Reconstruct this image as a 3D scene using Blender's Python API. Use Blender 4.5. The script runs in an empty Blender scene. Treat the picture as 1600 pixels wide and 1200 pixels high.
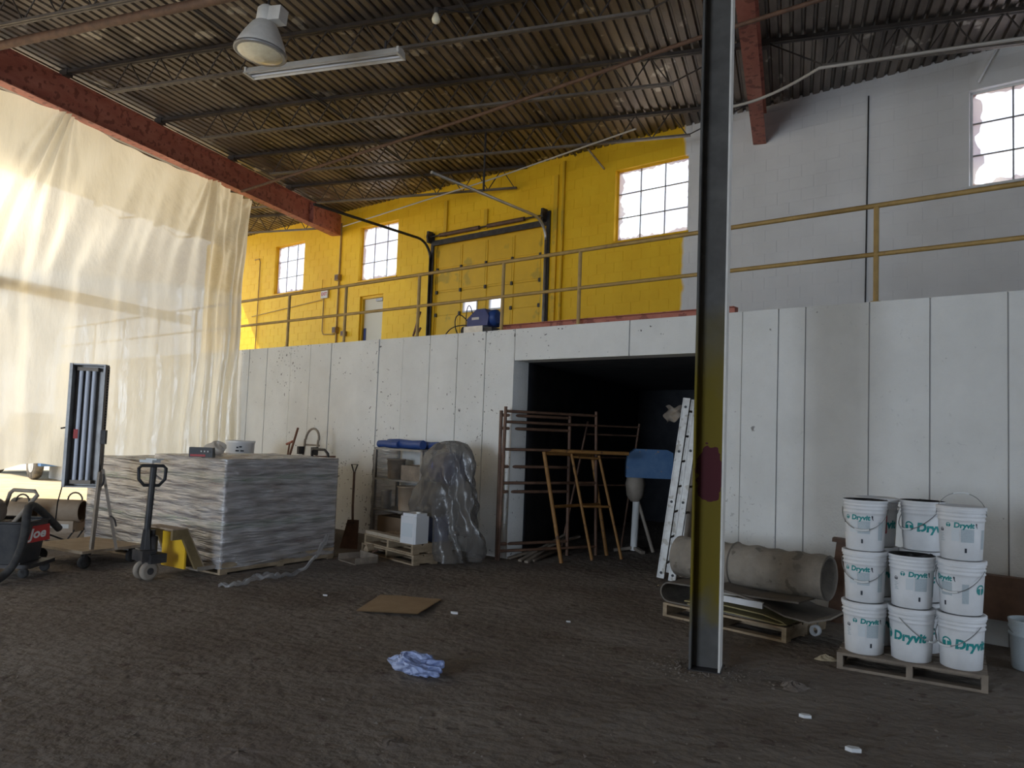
import bpy, bmesh, math, random
from mathutils import Vector, Matrix
random.seed(7)
SC = bpy.context.scene
COL = SC.collection

# ------------------------------------------------------------------ camera
RT = Vector((0.940792, 0.336968, 0.036919)); UP = Vector((-0.013563, -0.071406, 0.997355)); FW = Vector((-0.338713, 0.938804, 0.062608))
EYE = Vector((0, 0, 1.6)); FPX = 1214.3
cd = bpy.data.cameras.new('camera'); cam = bpy.data.objects.new('camera', cd); COL.objects.link(cam)
cd.sensor_width = 36; cd.lens = 36 * FPX / 1600; cd.clip_end = 400
cam.matrix_world = Matrix(((RT.x, UP.x, -FW.x, EYE.x), (RT.y, UP.y, -FW.y, EYE.y), (RT.z, UP.z, -FW.z, EYE.z), (0, 0, 0, 1)))
SC.camera = cam
# ------------------------------------------------------------------ sky, sun, daylight
wd = bpy.data.worlds.new('sky'); SC.world = wd; wd.use_nodes = True
wn = wd.node_tree.nodes; bg = wn['Background']
bg.inputs['Color'].default_value = (0.74, 0.85, 1.0, 1); bg.inputs['Strength'].default_value = 1.9
sl = bpy.data.lights.new('sun', 'SUN'); sl.energy = 4.2; sl.angle = 0.01; sl.color = (1.0, 0.88, 0.66)
sun = bpy.data.objects.new('sun', sl); COL.objects.link(sun)
sun.rotation_euler = Vector((0.60, 0.22, -0.80)).to_track_quat('-Z', 'Y').to_euler()
# daylight entering by the open vehicle door behind the photographer
al = bpy.data.lights.new('vehicle_door_daylight', 'AREA'); al.shape = 'RECTANGLE'; al.size = 4.4; al.size_y = 4.2; al.energy = 560; al.color = (0.70, 0.83, 1.0)
alo = bpy.data.objects.new('vehicle_door_daylight', al); COL.objects.link(alo); alo.location = (-6.6, -7.9, 2.2)
alo.rotation_euler = Vector((0, 1, 0)).to_track_quat('-Z', 'Z').to_euler()
# daylight by the second open door, in the right-hand wall
a2 = bpy.data.lights.new('side_door_daylight', 'AREA'); a2.shape = 'RECTANGLE'; a2.size = 3.4; a2.size_y = 3.6; a2.energy = 200; a2.color = (0.66, 0.80, 1.0)
a2o = bpy.data.objects.new('side_door_daylight', a2); COL.objects.link(a2o); a2o.location = (10.7, 3.0, 1.9)
a2o.rotation_euler = Vector((-1, 0, 0)).to_track_quat('-Z', 'Z').to_euler()
vs = SC.view_settings; vs.view_transform = 'Standard'; vs.look = 'None'; vs.exposure = 0.50; vs.gamma = 1.0; vs.use_curve_mapping = False

# ------------------------------------------------------------------ frames
WA = math.radians(20.665); CW, SW = math.cos(WA), math.sin(WA)
def W(u, d, z=0.0):            # wall frame: u along the long wall, d away from the room
    return Vector((u * CW + d * SW, -u * SW + d * CW, z))
def G(px, py, z=0.0):          # a spot on a level surface
    r = FW + RT * ((px - 800) / FPX) - UP * ((py - 600) / FPX)
    return EYE + r * ((z - EYE.z) / r.z)
DW, DB = 7.605, 12.5           # faces of the dock wall and of the block wall
ZD, ZR = 2.94, 7.3             # dock level, underside of roof deck

# ------------------------------------------------------------------ materials
MATS = {}
def pm(name, c1, c2=None, scale=4.0, rough=.7, metal=0.0, bump=0.0, bscale=30.0, lo=.35, hi=.65, stretch=(1, 1, 1), c3=None, s3=60.0, t3=.68, rot=0.0, coat=0.0, detail=6.0, alpha=None, bdist=.02, spec=.4):
    m = bpy.data.materials.new(name); m.use_nodes = True; nt = m.node_tree; N, L = nt.nodes, nt.links
    b = N['Principled BSDF']; b.inputs['Roughness'].default_value = rough; b.inputs['Metallic'].default_value = metal
    b.inputs['Coat Weight'].default_value = coat; b.inputs['Specular IOR Level'].default_value = spec
    geo = N.new('ShaderNodeNewGeometry'); mp = N.new('ShaderNodeMapping'); L.new(geo.outputs['Position'], mp.inputs['Vector'])
    mp.inputs['Scale'].default_value = stretch; mp.inputs['Rotation'].default_value = (0, 0, rot)
    col = None
    if c2:
        n = N.new('ShaderNodeTexNoise'); n.inputs['Scale'].default_value = scale; n.inputs['Detail'].default_value = detail; n.inputs['Roughness'].default_value = .62
        L.new(mp.outputs[0], n.inputs['Vector'])
        r = N.new('ShaderNodeValToRGB'); r.color_ramp.elements[0].position = lo; r.color_ramp.elements[1].position = hi
        r.color_ramp.elements[0].color = (*c1, 1); r.color_ramp.elements[1].color = (*c2, 1)
        L.new(n.outputs['Fac'], r.inputs['Fac']); col = r.outputs['Color']
        if c3:
            n3 = N.new('ShaderNodeTexNoise'); n3.inputs['Scale'].default_value = s3; n3.inputs['Detail'].default_value = 5; L.new(geo.outputs['Position'], n3.inputs['Vector'])
            r3 = N.new('ShaderNodeValToRGB'); r3.color_ramp.elements[0].position = t3; r3.color_ramp.elements[1].position = t3 + .04
            L.new(n3.outputs['Fac'], r3.inputs['Fac'])
            mx = N.new('ShaderNodeMix'); mx.data_type = 'RGBA'; L.new(r3.outputs['Color'], mx.inputs['Factor']); L.new(col, mx.inputs['A']); mx.inputs['B'].default_value = (*c3, 1); col = mx.outputs['Result']
        L.new(col, b.inputs['Base Color'])
    else:
        b.inputs['Base Color'].default_value = (*c1, 1)
    if bump:
        bn = N.new('ShaderNodeTexNoise'); bn.inputs['Scale'].default_value = bscale; bn.inputs['Detail'].default_value = 8; L.new(mp.outputs[0], bn.inputs['Vector'])
        bp = N.new('ShaderNodeBump'); bp.inputs['Strength'].default_value = bump; bp.inputs['Distance'].default_value = bdist
        L.new(bn.outputs['Fac'], bp.inputs['Height']); L.new(bp.outputs['Normal'], b.inputs['Normal'])
    if alpha is not None: b.inputs['Alpha'].default_value = alpha
    MATS[name] = m; return m
def nodes_of(m): return m.node_tree.nodes, m.node_tree.links
def math_node(N, L, op, a, b=None, c=None):
    n = N.new('ShaderNodeMath'); n.operation = op
    for i, v in enumerate((a, b, c)):
        if v is None: continue
        if hasattr(v, 'links'): L.new(v, n.inputs[i])
        else: n.inputs[i].default_value = v
    return n.outputs[0]

pm('dirt', (.14, .112, .09), (.225, .195, .165), scale=.9, rough=.95, bump=.9, bscale=11, c3=(.125, .097, .08), s3=7.0, t3=.62, bdist=.04, spec=.15)
pm('sand', (.50, .40, .26), (.60, .50, .35), scale=2.0, rough=.95, bump=.4, bscale=9, spec=.1)
pm('white_concrete', (.66, .655, .625), (.74, .735, .705), scale=1.6, rough=.75, bump=.25, bscale=45, c3=(.25, .24, .225), s3=13.0, t3=.715)
pm('joint', (.36, .35, .34), rough=.9)
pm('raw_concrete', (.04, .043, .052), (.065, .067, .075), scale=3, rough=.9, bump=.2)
pm('deck', (.085, .066, .054), (.24, .20, .168), scale=1.4, rough=.42, metal=.55, stretch=(1.6, .35, 1), c3=(.42, .38, .33), s3=2.3, t3=.63, bump=.15, bscale=60)
pm('joist', (.045, .036, .032), (.075, .06, .05), scale=5, rough=.55, metal=.3)
pm('joist_chord', (.12, .10, .085), (.20, .175, .15), scale=3, rough=.5, metal=.4)
pm('red_steel', (.36, .105, .07), (.46, .17, .12), scale=3.5, rough=.6, c3=(.24, .075, .052), s3=9.0, t3=.55, bump=.1, stretch=(1, .5, 1.4))
pm('grey_steel', (.22, .21, .20), (.32, .31, .30), scale=6, rough=.45, metal=.5)
pm('dark_steel', (.035, .033, .034), (.07, .062, .058), scale=8, rough=.55, metal=.4)
pm('galv', (.42, .42, .43), (.56, .56, .56), scale=9, rough=.4, metal=.6)
pm('conduit', (.50, .47, .43), rough=.5, metal=.2)
pm('yellow_paint', (.80, .44, .008), (.86, .50, .015), scale=2.5, rough=.6, c3=(.58, .36, .02), s3=3.0, t3=.68)
pm('yellow_dull', (.68, .40, .015), (.78, .47, .018), scale=1.8, rough=.6, c3=(.52, .34, .03), s3=1.5, t3=.60)
pm('rail_paint', (.34, .215, .07), (.45, .29, .095), scale=7, rough=.55, c3=(.30, .18, .08), s3=12, t3=.66)
pm('door_paint', (.62, .58, .46), rough=.6)
pm('black', (.012, .012, .013), rough=.5)
pm('rubber', (.028, .027, .027), (.06, .055, .05), scale=12, rough=.8)
pm('black_plastic', (.02, .02, .022), (.05, .046, .043), scale=6, rough=.5)
pm('dust_metal', (.25, .21, .17), (.34, .29, .235), scale=5, rough=.7, metal=.1)
pm('tan_paint', (.30, .22, .15), (.40, .31, .22), scale=4, rough=.6)
pm('lamp_white', (.55, .52, .47), (.66, .63, .58), scale=5, rough=.5)
pm('lens', (.72, .62, .42), (.85, .76, .55), scale=9, rough=.25)
pm('tube_glass', (.62, .64, .70), rough=.2)
pm('plywood', (.32, .245, .17), (.42, .33, .235), scale=5, rough=.85, stretch=(1, 3, 1))
pm('pallet_wood', (.25, .185, .115), (.42, .32, .21), scale=6, rough=.85, stretch=(1, 1, 4), bump=.15)
pm('grey_wood', (.17, .135, .105), (.28, .225, .17), scale=6, rough=.9, bump=.2)
pm('bucket_white', (.66, .655, .65), (.76, .755, .75), scale=5, rough=.45, c3=(.42, .38, .33), s3=26, t3=.73)
pm('label_grey', (.48, .53, .55), (.40, .45, .47), scale=150, rough=.5)
pm('label_pale', (.64, .67, .68), rough=.5)
pm('teal', (.012, .25, .24), rough=.5)
pm('ink', (.03, .035, .045), rough=.5)
pm('tar', (.015, .014, .014), rough=.6, bump=.5, bscale=40)
pm('wire', (.28, .28, .27), rough=.4, metal=.7)
pm('diamond_red', (.45, .04, .04), rough=.5)
pm('orange_steel', (.25, .115, .03), (.34, .17, .05), scale=8, rough=.6, c3=(.12, .06, .03), s3=14, t3=.62)
pm('brown_steel', (.10, .055, .035), (.17, .09, .055), scale=8, rough=.6)
pm('blue_paint', (.055, .13, .27), (.09, .18, .32), scale=5, rough=.5, c3=(.28, .20, .14), s3=9, t3=.64)
pm('blue_plastic', (.02, .055, .20), (.035, .08, .26), scale=6, rough=.45)
pm('machine_blue', (.02, .035, .14), (.03, .05, .19), scale=6, rough=.4)
pm('alu', (.27, .255, .235), (.38, .365, .34), scale=7, rough=.45, metal=.45, c3=(.22, .20, .17), s3=10, t3=.58)
pm('rug', (.21, .18, .145), (.30, .26, .21), scale=4, rough=1.0, bump=.6, bscale=18, c3=(.17, .145, .115), s3=9, t3=.60)
pm('mat_dark', (.115, .10, .085), (.18, .155, .125), scale=4, rough=.95, bump=.3)
pm('mat_edge', (.30, .25, .12), rough=.9)
pm('cardboard', (.32, .215, .115), (.38, .265, .15), scale=6, rough=.85, bump=.08)
pm('brown_box', (.16, .07, .045), (.21, .10, .06), scale=5, rough=.7)
pm('foam_white', (.62, .62, .62), rough=.7)
pm('jug_white', (.72, .72, .72), rough=.4)
pm('red_label', (.42, .03, .025), rough=.5)
pm('white_paint', (.72, .72, .70), rough=.6)
pm('tan_glove', (.40, .33, .24), (.5, .42, .32), scale=8, rough=.9)
pm('carton_red', (.20, .10, .085), (.27, .15, .125), scale=3, rough=.7)
pm('carton_grey', (.33, .29, .27), (.42, .37, .34), scale=3, rough=.7)
pm('strap_green', (.20, .36, .16), rough=.5)
pm('truck_blue', (.06, .16, .36), rough=.35)
pm('tyre', (.05, .045, .04), (.20, .17, .13), scale=5, rough=.9)
pm('olive_paint', (.16, .115, .05), (.24, .17, .08), scale=6, rough=.75)
pm('damp_dirt', (.13, .105, .085), (.19, .155, .13), scale=5, rough=.95, bump=.8, bscale=20)
pm('crate', (.20, .14, .09), rough=.85)
pm('dry_grass', (.40, .33, .22), rough=.9)

lm = pm('lit_bulb', (.9, .85, .7)); lm.node_tree.nodes['Principled BSDF'].inputs['Emission Color'].default_value = (1, .9, .72, 1); lm.node_tree.nodes['Principled BSDF'].inputs['Emission Strength'].default_value = 12
def chip_paint(m):
    N, L = nodes_of(m); b = N['Principled BSDF']; col = b.inputs['Base Color'].links[0].from_socket; g = N.new('ShaderNodeNewGeometry')
    a = N.new('ShaderNodeTexNoise'); a.inputs['Scale'].default_value = .75; a.inputs['Detail'].default_value = 3; L.new(g.outputs['Position'], a.inputs['Vector'])
    f = N.new('ShaderNodeTexNoise'); f.inputs['Scale'].default_value = 24; f.inputs['Detail'].default_value = 6; L.new(g.outputs['Position'], f.inputs['Vector'])
    k = N.new('ShaderNodeTexNoise'); k.inputs['Scale'].default_value = 2.2; k.inputs['Detail'].default_value = 4; L.new(g.outputs['Position'], k.inputs['Vector'])
    crack = math_node(N, L, 'SUBTRACT', .10, math_node(N, L, 'MULTIPLY', math_node(N, L, 'ABSOLUTE', math_node(N, L, 'SUBTRACT', k.outputs['Fac'], .5)), 6.0))
    v = math_node(N, L, 'ADD', math_node(N, L, 'MULTIPLY_ADD', math_node(N, L, 'SUBTRACT', a.outputs['Fac'], .5), .55, f.outputs['Fac']), math_node(N, L, 'MAXIMUM', crack, 0.0))
    r = N.new('ShaderNodeMapRange'); L.new(v, r.inputs['Value']); r.inputs['From Min'].default_value = .715; r.inputs['From Max'].default_value = .745
    d = N.new('ShaderNodeVectorMath'); d.operation = 'DOT_PRODUCT'; L.new(g.outputs['Position'], d.inputs[0]); d.inputs[1].default_value = (CW, -SW, 0)
    old = N.new('ShaderNodeMapRange'); L.new(d.outputs['Value'], old.inputs['Value']); old.inputs['From Min'].default_value = -3.2; old.inputs['From Max'].default_value = -4.2; old.inputs['To Min'].default_value = .12      # the newer coat right of the alcove has few chips
    mx = N.new('ShaderNodeMix'); mx.data_type = 'RGBA'; L.new(math_node(N, L, 'MULTIPLY', r.outputs['Result'], old.outputs['Result']), mx.inputs['Factor']); L.new(col, mx.inputs['A']); mx.inputs['B'].default_value = (.13, .12, .115, 1); L.new(mx.outputs['Result'], b.inputs['Base Color'])
chip_paint(MATS['white_concrete'])
# block wall: one coat of paint changes to another along the wall
def block_paint():
    m = pm('block_paint', (.84, .49, .008), (.90, .56, .016), scale=1.7, rough=.62, bump=.25, bscale=70, bdist=.006)
    N, L = nodes_of(m); b = N['Principled BSDF']; col = b.inputs['Base Color'].links[0].from_socket
    g = N.new('ShaderNodeNewGeometry'); d = N.new('ShaderNodeVectorMath'); d.operation = 'DOT_PRODUCT'; L.new(g.outputs['Position'], d.inputs[0]); d.inputs[1].default_value = (CW, -SW, 0)
    n = N.new('ShaderNodeTexNoise'); n.inputs['Scale'].default_value = 2.2; L.new(g.outputs['Position'], n.inputs['Vector'])
    v = math_node(N, L, 'MULTIPLY_ADD', n.outputs['Fac'], .22, d.outputs['Value'])
    r = N.new('ShaderNodeMapRange'); L.new(v, r.inputs['Value']); r.inputs['From Min'].default_value = -6.66; r.inputs['From Max'].default_value = -6.60
    n2 = N.new('ShaderNodeTexNoise'); n2.inputs['Scale'].default_value = 1.2; n2.inputs['Detail'].default_value = 6; L.new(g.outputs['Position'], n2.inputs['Vector'])
    wr = N.new('ShaderNodeValToRGB'); wr.color_ramp.elements[0].position = .35; wr.color_ramp.elements[1].position = .65
    wr.color_ramp.elements[0].color = (.70, .69, .68, 1); wr.color_ramp.elements[1].color = (.78, .77, .76, 1); L.new(n2.outputs['Fac'], wr.inputs['Fac'])
    mx = N.new('ShaderNodeMix'); mx.data_type = 'RGBA'; L.new(r.outputs['Result'], mx.inputs['Factor']); L.new(col, mx.inputs['A']); L.new(wr.outputs['Color'], mx.inputs['B'])
    L.new(mx.outputs['Result'], b.inputs['Base Color'])
block_paint()

# column: bare grey steel, mustard coat at working height, a dab of primer
def column_paint():
    m = pm('column_paint', (.075, .07, .065), (.11, .105, .097), scale=4, rough=.7, spec=.2)
    N, L = nodes_of(m); b = N['Principled BSDF']; col = b.inputs['Base Color'].links[0].from_socket
    g = N.new('ShaderNodeNewGeometry'); s = N.new('ShaderNodeSeparateXYZ'); L.new(g.outputs['Position'], s.inputs[0])
    n = N.new('ShaderNodeTexNoise'); n.inputs['Scale'].default_value = 5; L.new(g.outputs['Position'], n.inputs['Vector'])
    z = math_node(N, L, 'MULTIPLY_ADD', n.outputs['Fac'], .5, s.outputs['Z'])
    up = N.new('ShaderNodeMapRange'); L.new(z, up.inputs['Value']); up.inputs['From Min'].default_value = .50; up.inputs['From Max'].default_value = .75
    dn = N.new('ShaderNodeMapRange'); L.new(z, dn.inputs['Value']); dn.inputs['From Min'].default_value = 2.9; dn.inputs['From Max'].default_value = 2.2
    k = math_node(N, L, 'MULTIPLY', up.outputs['Result'], dn.outputs['Result'])
    mx = N.new('ShaderNodeMix'); mx.data_type = 'RGBA'; L.new(k, mx.inputs['Factor']); L.new(col, mx.inputs['A']); mx.inputs['B'].default_value = (.135, .10, .008, 1)
    dx = math_node(N, L, 'SUBTRACT', s.outputs['X'], -.54); dz = math_node(N, L, 'SUBTRACT', s.outputs['Z'], 1.36)
    e = math_node(N, L, 'ADD', math_node(N, L, 'POWER', math_node(N, L, 'ABSOLUTE', math_node(N, L, 'DIVIDE', dx, .10)), 2.5), math_node(N, L, 'POWER', math_node(N, L, 'ABSOLUTE', math_node(N, L, 'DIVIDE', dz, .21)), 2.5))
    n5 = N.new('ShaderNodeTexNoise'); n5.inputs['Scale'].default_value = 14; L.new(g.outputs['Position'], n5.inputs['Vector'])
    e2 = math_node(N, L, 'MULTIPLY_ADD', n5.outputs['Fac'], 1.6, e)
    lt = math_node(N, L, 'LESS_THAN', e2, 1.65)
    m2 = N.new('ShaderNodeMix'); m2.data_type = 'RGBA'; L.new(lt, m2.inputs['Factor']); L.new(mx.outputs['Result'], m2.inputs['A']); m2.inputs['B'].default_value = (.065, .012, .016, 1)
    L.new(m2.outputs['Result'], b.inputs['Base Color'])
column_paint()

def film(name, tint, trans, clear, gloss_rough, streak=None, dirt=(.4, .35, .3), bump=.4, bscale=8, stretch=(1, 1, 1), gloss=.25, clear_hi=None):
    """thin plastic sheet: part clear, part scattering through, part shiny"""
    m = bpy.data.materials.new(name); m.use_nodes = True; nt = m.node_tree; N, L = nt.nodes, nt.links
    N.remove(N['Principled BSDF']); out = N['Material Output']
    g = N.new('ShaderNodeNewGeometry'); mp = N.new('ShaderNodeMapping'); L.new(g.outputs['Position'], mp.inputs['Vector']); mp.inputs['Scale'].default_value = stretch
    n = N.new('ShaderNodeTexNoise'); n.inputs['Scale'].default_value = bscale; n.inputs['Detail'].default_value = 7; L.new(mp.outputs[0], n.inputs['Vector'])
    bp = N.new('ShaderNodeBump'); bp.inputs['Strength'].default_value = bump; bp.inputs['Distance'].default_value = .03; L.new(n.outputs['Fac'], bp.inputs['Height'])
    n2 = N.new('ShaderNodeTexNoise'); n2.inputs['Scale'].default_value = 1.1; n2.inputs['Detail'].default_value = 5; L.new(g.outputs['Position'], n2.inputs['Vector'])
    r2 = N.new('ShaderNodeValToRGB'); r2.color_ramp.elements[0].position = .3; r2.color_ramp.elements[1].position = .7
    r2.color_ramp.elements[0].color = (*dirt, 1); r2.color_ramp.elements[1].color = (*tint, 1); L.new(n2.outputs['Fac'], r2.inputs['Fac'])
    tl = N.new('ShaderNodeBsdfTranslucent'); L.new(r2.outputs['Color'], tl.inputs['Color']); L.new(bp.outputs['Normal'], tl.inputs['Normal'])
    df = N.new('ShaderNodeBsdfDiffuse'); L.new(r2.outputs['Color'], df.inputs['Color']); L.new(bp.outputs['Normal'], df.inputs['Normal'])
    a = N.new('ShaderNodeMixShader'); a.inputs[0].default_value = trans; L.new(df.outputs[0], a.inputs[1]); L.new(tl.outputs[0], a.inputs[2])
    gl = N.new('ShaderNodeBsdfGlossy'); gl.inputs['Roughness'].default_value = gloss_rough; gl.inputs['Color'].default_value = (.9, .9, .9, 1); L.new(bp.outputs['Normal'], gl.inputs['Normal'])
    fr = N.new('ShaderNodeLayerWeight'); fr.inputs['Blend'].default_value = .5
    bsum = N.new('ShaderNodeMixShader'); L.new(math_node(N, L, 'MULTIPLY_ADD', math_node(N, L, 'POWER', fr.outputs['Facing'], 4.0), .3, gloss), bsum.inputs[0]); L.new(a.outputs[0], bsum.inputs[1]); L.new(gl.outputs[0], bsum.inputs[2])
    tr = N.new('ShaderNodeBsdfTransparent'); c = N.new('ShaderNodeMixShader')
    if clear_hi is not None:
        mr = N.new('ShaderNodeMapRange'); L.new(n.outputs['Fac'], mr.inputs['Value']); mr.inputs['From Min'].default_value = .38; mr.inputs['From Max'].default_value = .62; mr.inputs['To Min'].default_value = clear; mr.inputs['To Max'].default_value = clear_hi
        L.new(mr.outputs['Result'], c.inputs[0])
    else: c.inputs[0].default_value = clear
    L.new(bsum.outputs[0], c.inputs[1]); L.new(tr.outputs[0], c.inputs[2]); L.new(c.outputs[0], out.inputs['Surface'])
    MATS[name] = m; return m
film('curtain', (.80, .745, .61), .86, .05, .25, dirt=(.73, .67, .53), bump=1.0, bscale=2.4, stretch=(2.4, 2.4, .8), gloss=.07)
film('wrap', (.60, .58, .58), .25, .06, .13, dirt=(.50, .45, .43), bump=1.0, bscale=7, stretch=(.6, .6, 6), gloss=.36, clear_hi=.40)
film('tarp', (.25, .235, .22), .4, .34, .22, dirt=(.19, .17, .15), bump=1.0, bscale=5, gloss=.055)
film('thin_bag', (.55, .54, .54), .4, .35, .3, dirt=(.45, .43, .42), bump=.6, bscale=22, gloss=.12)
film('bag_blue', (.72, .75, .85), .3, .05, .3, dirt=(.14, .28, .75), bump=1.0, bscale=24, gloss=.10)
film('old_film', (.50, .38, .30), .9, .12, .4, dirt=(.30, .25, .26), bump=.1, bscale=4, gloss=.02)
film('pane', (.86, .88, .98), .98, .35, .3, dirt=(.80, .74, .82), bump=.02, bscale=1.3, gloss=.0, clear_hi=.95)

# ------------------------------------------------------------------ mesh building
class MB:
    def __init__(s): s.v = []; s.f = []; s.sm = []
    def _add(s, vs, fs, smooth=False):
        o = len(s.v); s.v += [Vector(x) for x in vs]; s.f += [[i + o for i in f] for f in fs]; s.sm += [smooth] * len(fs); return s
    def box(s, x0, x1, y0, y1, z0, z1, M=None):
        vs = [Vector(p) for p in ((x0, y0, z0), (x1, y0, z0), (x1, y1, z0), (x0, y1, z0), (x0, y0, z1), (x1, y0, z1), (x1, y1, z1), (x0, y1, z1))]
        if M: vs = [M @ p for p in vs]
        return s._add(vs, [(0, 3, 2, 1), (4, 5, 6, 7), (0, 1, 5, 4), (1, 2, 6, 5), (2, 3, 7, 6), (3, 0, 4, 7)])
    def bar(s, a, b, w, h, up=(0, 0, 1)):
        a, b = Vector(a), Vector(b); t = (b - a).normalized(); u = Vector(up)
        if abs(t.dot(u)) > .98: u = Vector((1, 0, 0))
        r = t.cross(u).normalized(); u = r.cross(t)
        vs = [p + r * (sx * w / 2) + u * (sy * h / 2) for p in (a, b) for sx, sy in ((-1, -1), (1, -1), (1, 1), (-1, 1))]
        return s._add(vs, [(0, 1, 2, 3), (7, 6, 5, 4), (0, 4, 5, 1), (1, 5, 6, 2), (2, 6, 7, 3), (3, 7, 4, 0)])
    def tube(s, pts, r, n=8, closed=False, caps=True):
        pts = [Vector(p) for p in pts]; m = len(pts); rs = r if isinstance(r, (list, tuple)) else [r] * m
        rings = []; prev = None
        for i in range(m):
            a = pts[(i - 1) % m] if (closed or i) else pts[0]; b = pts[(i + 1) % m] if (closed or i < m - 1) else pts[-1]
            t = (b - a).normalized()
            if prev is None:
                u = Vector((0, 0, 1)) if abs(t.z) < .9 else Vector((1, 0, 0))
                x = t.cross(u).normalized()
            else:
                x = prev - t * prev.dot(t); x.normalize()
            y = t.cross(x); prev = x
            rings.append([pts[i] + x * (rs[i] * math.cos(k * 2 * math.pi / n)) + y * (rs[i] * math.sin(k * 2 * math.pi / n)) for k in range(n)])
        vs = [p for q in rings for p in q]; fs = []
        for i in range(m if closed else m - 1):
            j = (i + 1) % m
            for k in range(n): fs.append((i * n + k, i * n + (k + 1) % n, j * n + (k + 1) % n, j * n + k))
        s._add(vs, fs, True)
        if caps and not closed:
            s._add(rings[0], [tuple(reversed(range(n)))]); s._add(rings[-1], [tuple(range(n))])
        return s
    def lathe(s, prof, n=24, M=None, cap0=True, cap1=True, smooth=True):
        vs = []
        for r, z in prof:
            for k in range(n):
                a = 2 * math.pi * k / n; vs.append(Vector((r * math.cos(a), r * math.sin(a), z)))
        if M: vs = [M @ p for p in vs]
        fs = [(i * n + k, i * n + (k + 1) % n, (i + 1) * n + (k + 1) % n, (i + 1) * n + k) for i in range(len(prof) - 1) for k in range(n)]
        s._add(vs, fs, smooth)
        if cap0: s._add(vs[:n], [tuple(reversed(range(n)))])
        if cap1: s._add(vs[-n:], [tuple(range(n))])
        return s
    def prism(s, poly, axis_a, axis_b, o, ext):
        o, a, b, e = Vector(o), Vector(axis_a), Vector(axis_b), Vector(ext); n = len(poly)
        vs = [o + a * p + b * q for p, q in poly]; vs += [v + e for v in vs]
        fs = [tuple(reversed(range(n))), tuple(range(n, 2 * n))] + [(i, (i + 1) % n, n + (i + 1) % n, n + i) for i in range(n)]
        return s._add(vs, fs)
    def grid(s, fn, nu, nv, smooth=True):
        vs = [fn(i / nu, j / nv) for j in range(nv + 1) for i in range(nu + 1)]
        fs = [(j * (nu + 1) + i, j * (nu + 1) + i + 1, (j + 1) * (nu + 1) + i + 1, (j + 1) * (nu + 1) + i) for j in range(nv) for i in range(nu)]
        return s._add(vs, fs, smooth)
    def mesh(s, name, fix=True):
        me = bpy.data.meshes.new(name); me.from_pydata([tuple(v) for v in s.v], [], s.f)
        me.polygons.foreach_set('use_smooth', s.sm)
        if fix:
            bm = bmesh.new(); bm.from_mesh(me); bmesh.ops.recalc_face_normals(bm, faces=bm.faces); bm.to_mesh(me); bm.free()
        me.update(); return me
    def build(s, name, mat, parent=None, fix=True):
        return obj(name, s.mesh(name, fix), mat, parent)
def obj(name, me, mat=None, parent=None):
    o = bpy.data.objects.new(name, me); COL.objects.link(o)
    if mat and not me.materials: me.materials.append(MATS[mat])
    if parent: o.parent = parent
    return o
def tag(o, label, cat, group=None, kind=None):
    o['label'] = label; o['category'] = cat
    if group: o['group'] = group
    if kind: o['kind'] = kind
    return o
def thing(name, label, cat, loc=(0, 0, 0), rz=0.0, group=None, rx=0.0, ry=0.0):
    o = bpy.data.objects.new(name, None); COL.objects.link(o); o.empty_display_size = .1
    o.location = loc; o.rotation_euler = (rx, ry, rz); tag(o, label, cat, group); return o
def struct(o): o['kind'] = 'structure'; return o
def root(name, loc=(0, 0, 0), rz=0.0):
    o = bpy.data.objects.new(name, None); COL.objects.link(o); o.location = loc; o.rotation_euler = (0, 0, rz); return struct(o)
CUBES = {}
def piece(name, mat, parent, x0, x1, y0, y1, z0, z1):
    """a box piece that shares one unit-cube mesh per name and material"""
    k = (name, mat)
    if k not in CUBES: CUBES[k] = MB().box(-.5, .5, -.5, .5, -.5, .5).mesh(name); CUBES[k].materials.append(MATS[mat])
    o = bpy.data.objects.new(name, CUBES[k]); COL.objects.link(o); o.parent = parent
    o.location = ((x0 + x1) / 2, (y0 + y1) / 2, (z0 + z1) / 2); o.scale = (abs(x1 - x0), abs(y1 - y0), abs(z1 - z0)); return o
def copy_tree(o, parent=None):
    c = o.copy(); COL.objects.link(c)
    if parent: c.parent = parent
    for ch in list(o.children): copy_tree(ch, c)
    return c
def arc(c, r, a0, a1, n, ax, ay):
    c, ax, ay = Vector(c), Vector(ax), Vector(ay)
    return [c + ax * (r * math.cos(a0 + (a1 - a0) * i / n)) + ay * (r * math.sin(a0 + (a1 - a0) * i / n)) for i in range(n + 1)]
def bez(p0, p1, p2, p3, n=12):
    P = [Vector(p) for p in (p0, p1, p2, p3)]
    return [P[0] * (1 - t) ** 3 + P[1] * 3 * t * (1 - t) ** 2 + P[2] * 3 * t * t * (1 - t) + P[3] * t ** 3 for t in [i / n for i in range(n + 1)]]
def hash1(i, k=0): return math.sin(i * 12.9898 + k * 78.233) * 43758.5453 % 1.0
def text_mesh(txt, size, name='lettering', shear=0.0, bold=0.0):
    cu = bpy.data.curves.new('t', 'FONT'); cu.body = txt; cu.size = size; cu.shear = shear; cu.offset = bold; cu.align_x = 'CENTER'; cu.align_y = 'CENTER'; cu.resolution_u = 3
    t = bpy.data.objects.new('t', cu); me = bpy.data.meshes.new_from_object(t); me.name = name
    bpy.data.objects.remove(t); me.materials.clear(); return me

# ================================================================== STRUCTURE
fl = MB().box(-11.7, 11, -9, 20, -.2, 0).build('floor', 'dirt'); struct(fl)
gr = MB().box(-90, 60, -60, 80, -.5, -.2).box(-90, -11.7, -60, 80, -.2, -.004).build('ground', 'sand'); struct(gr)

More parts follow.
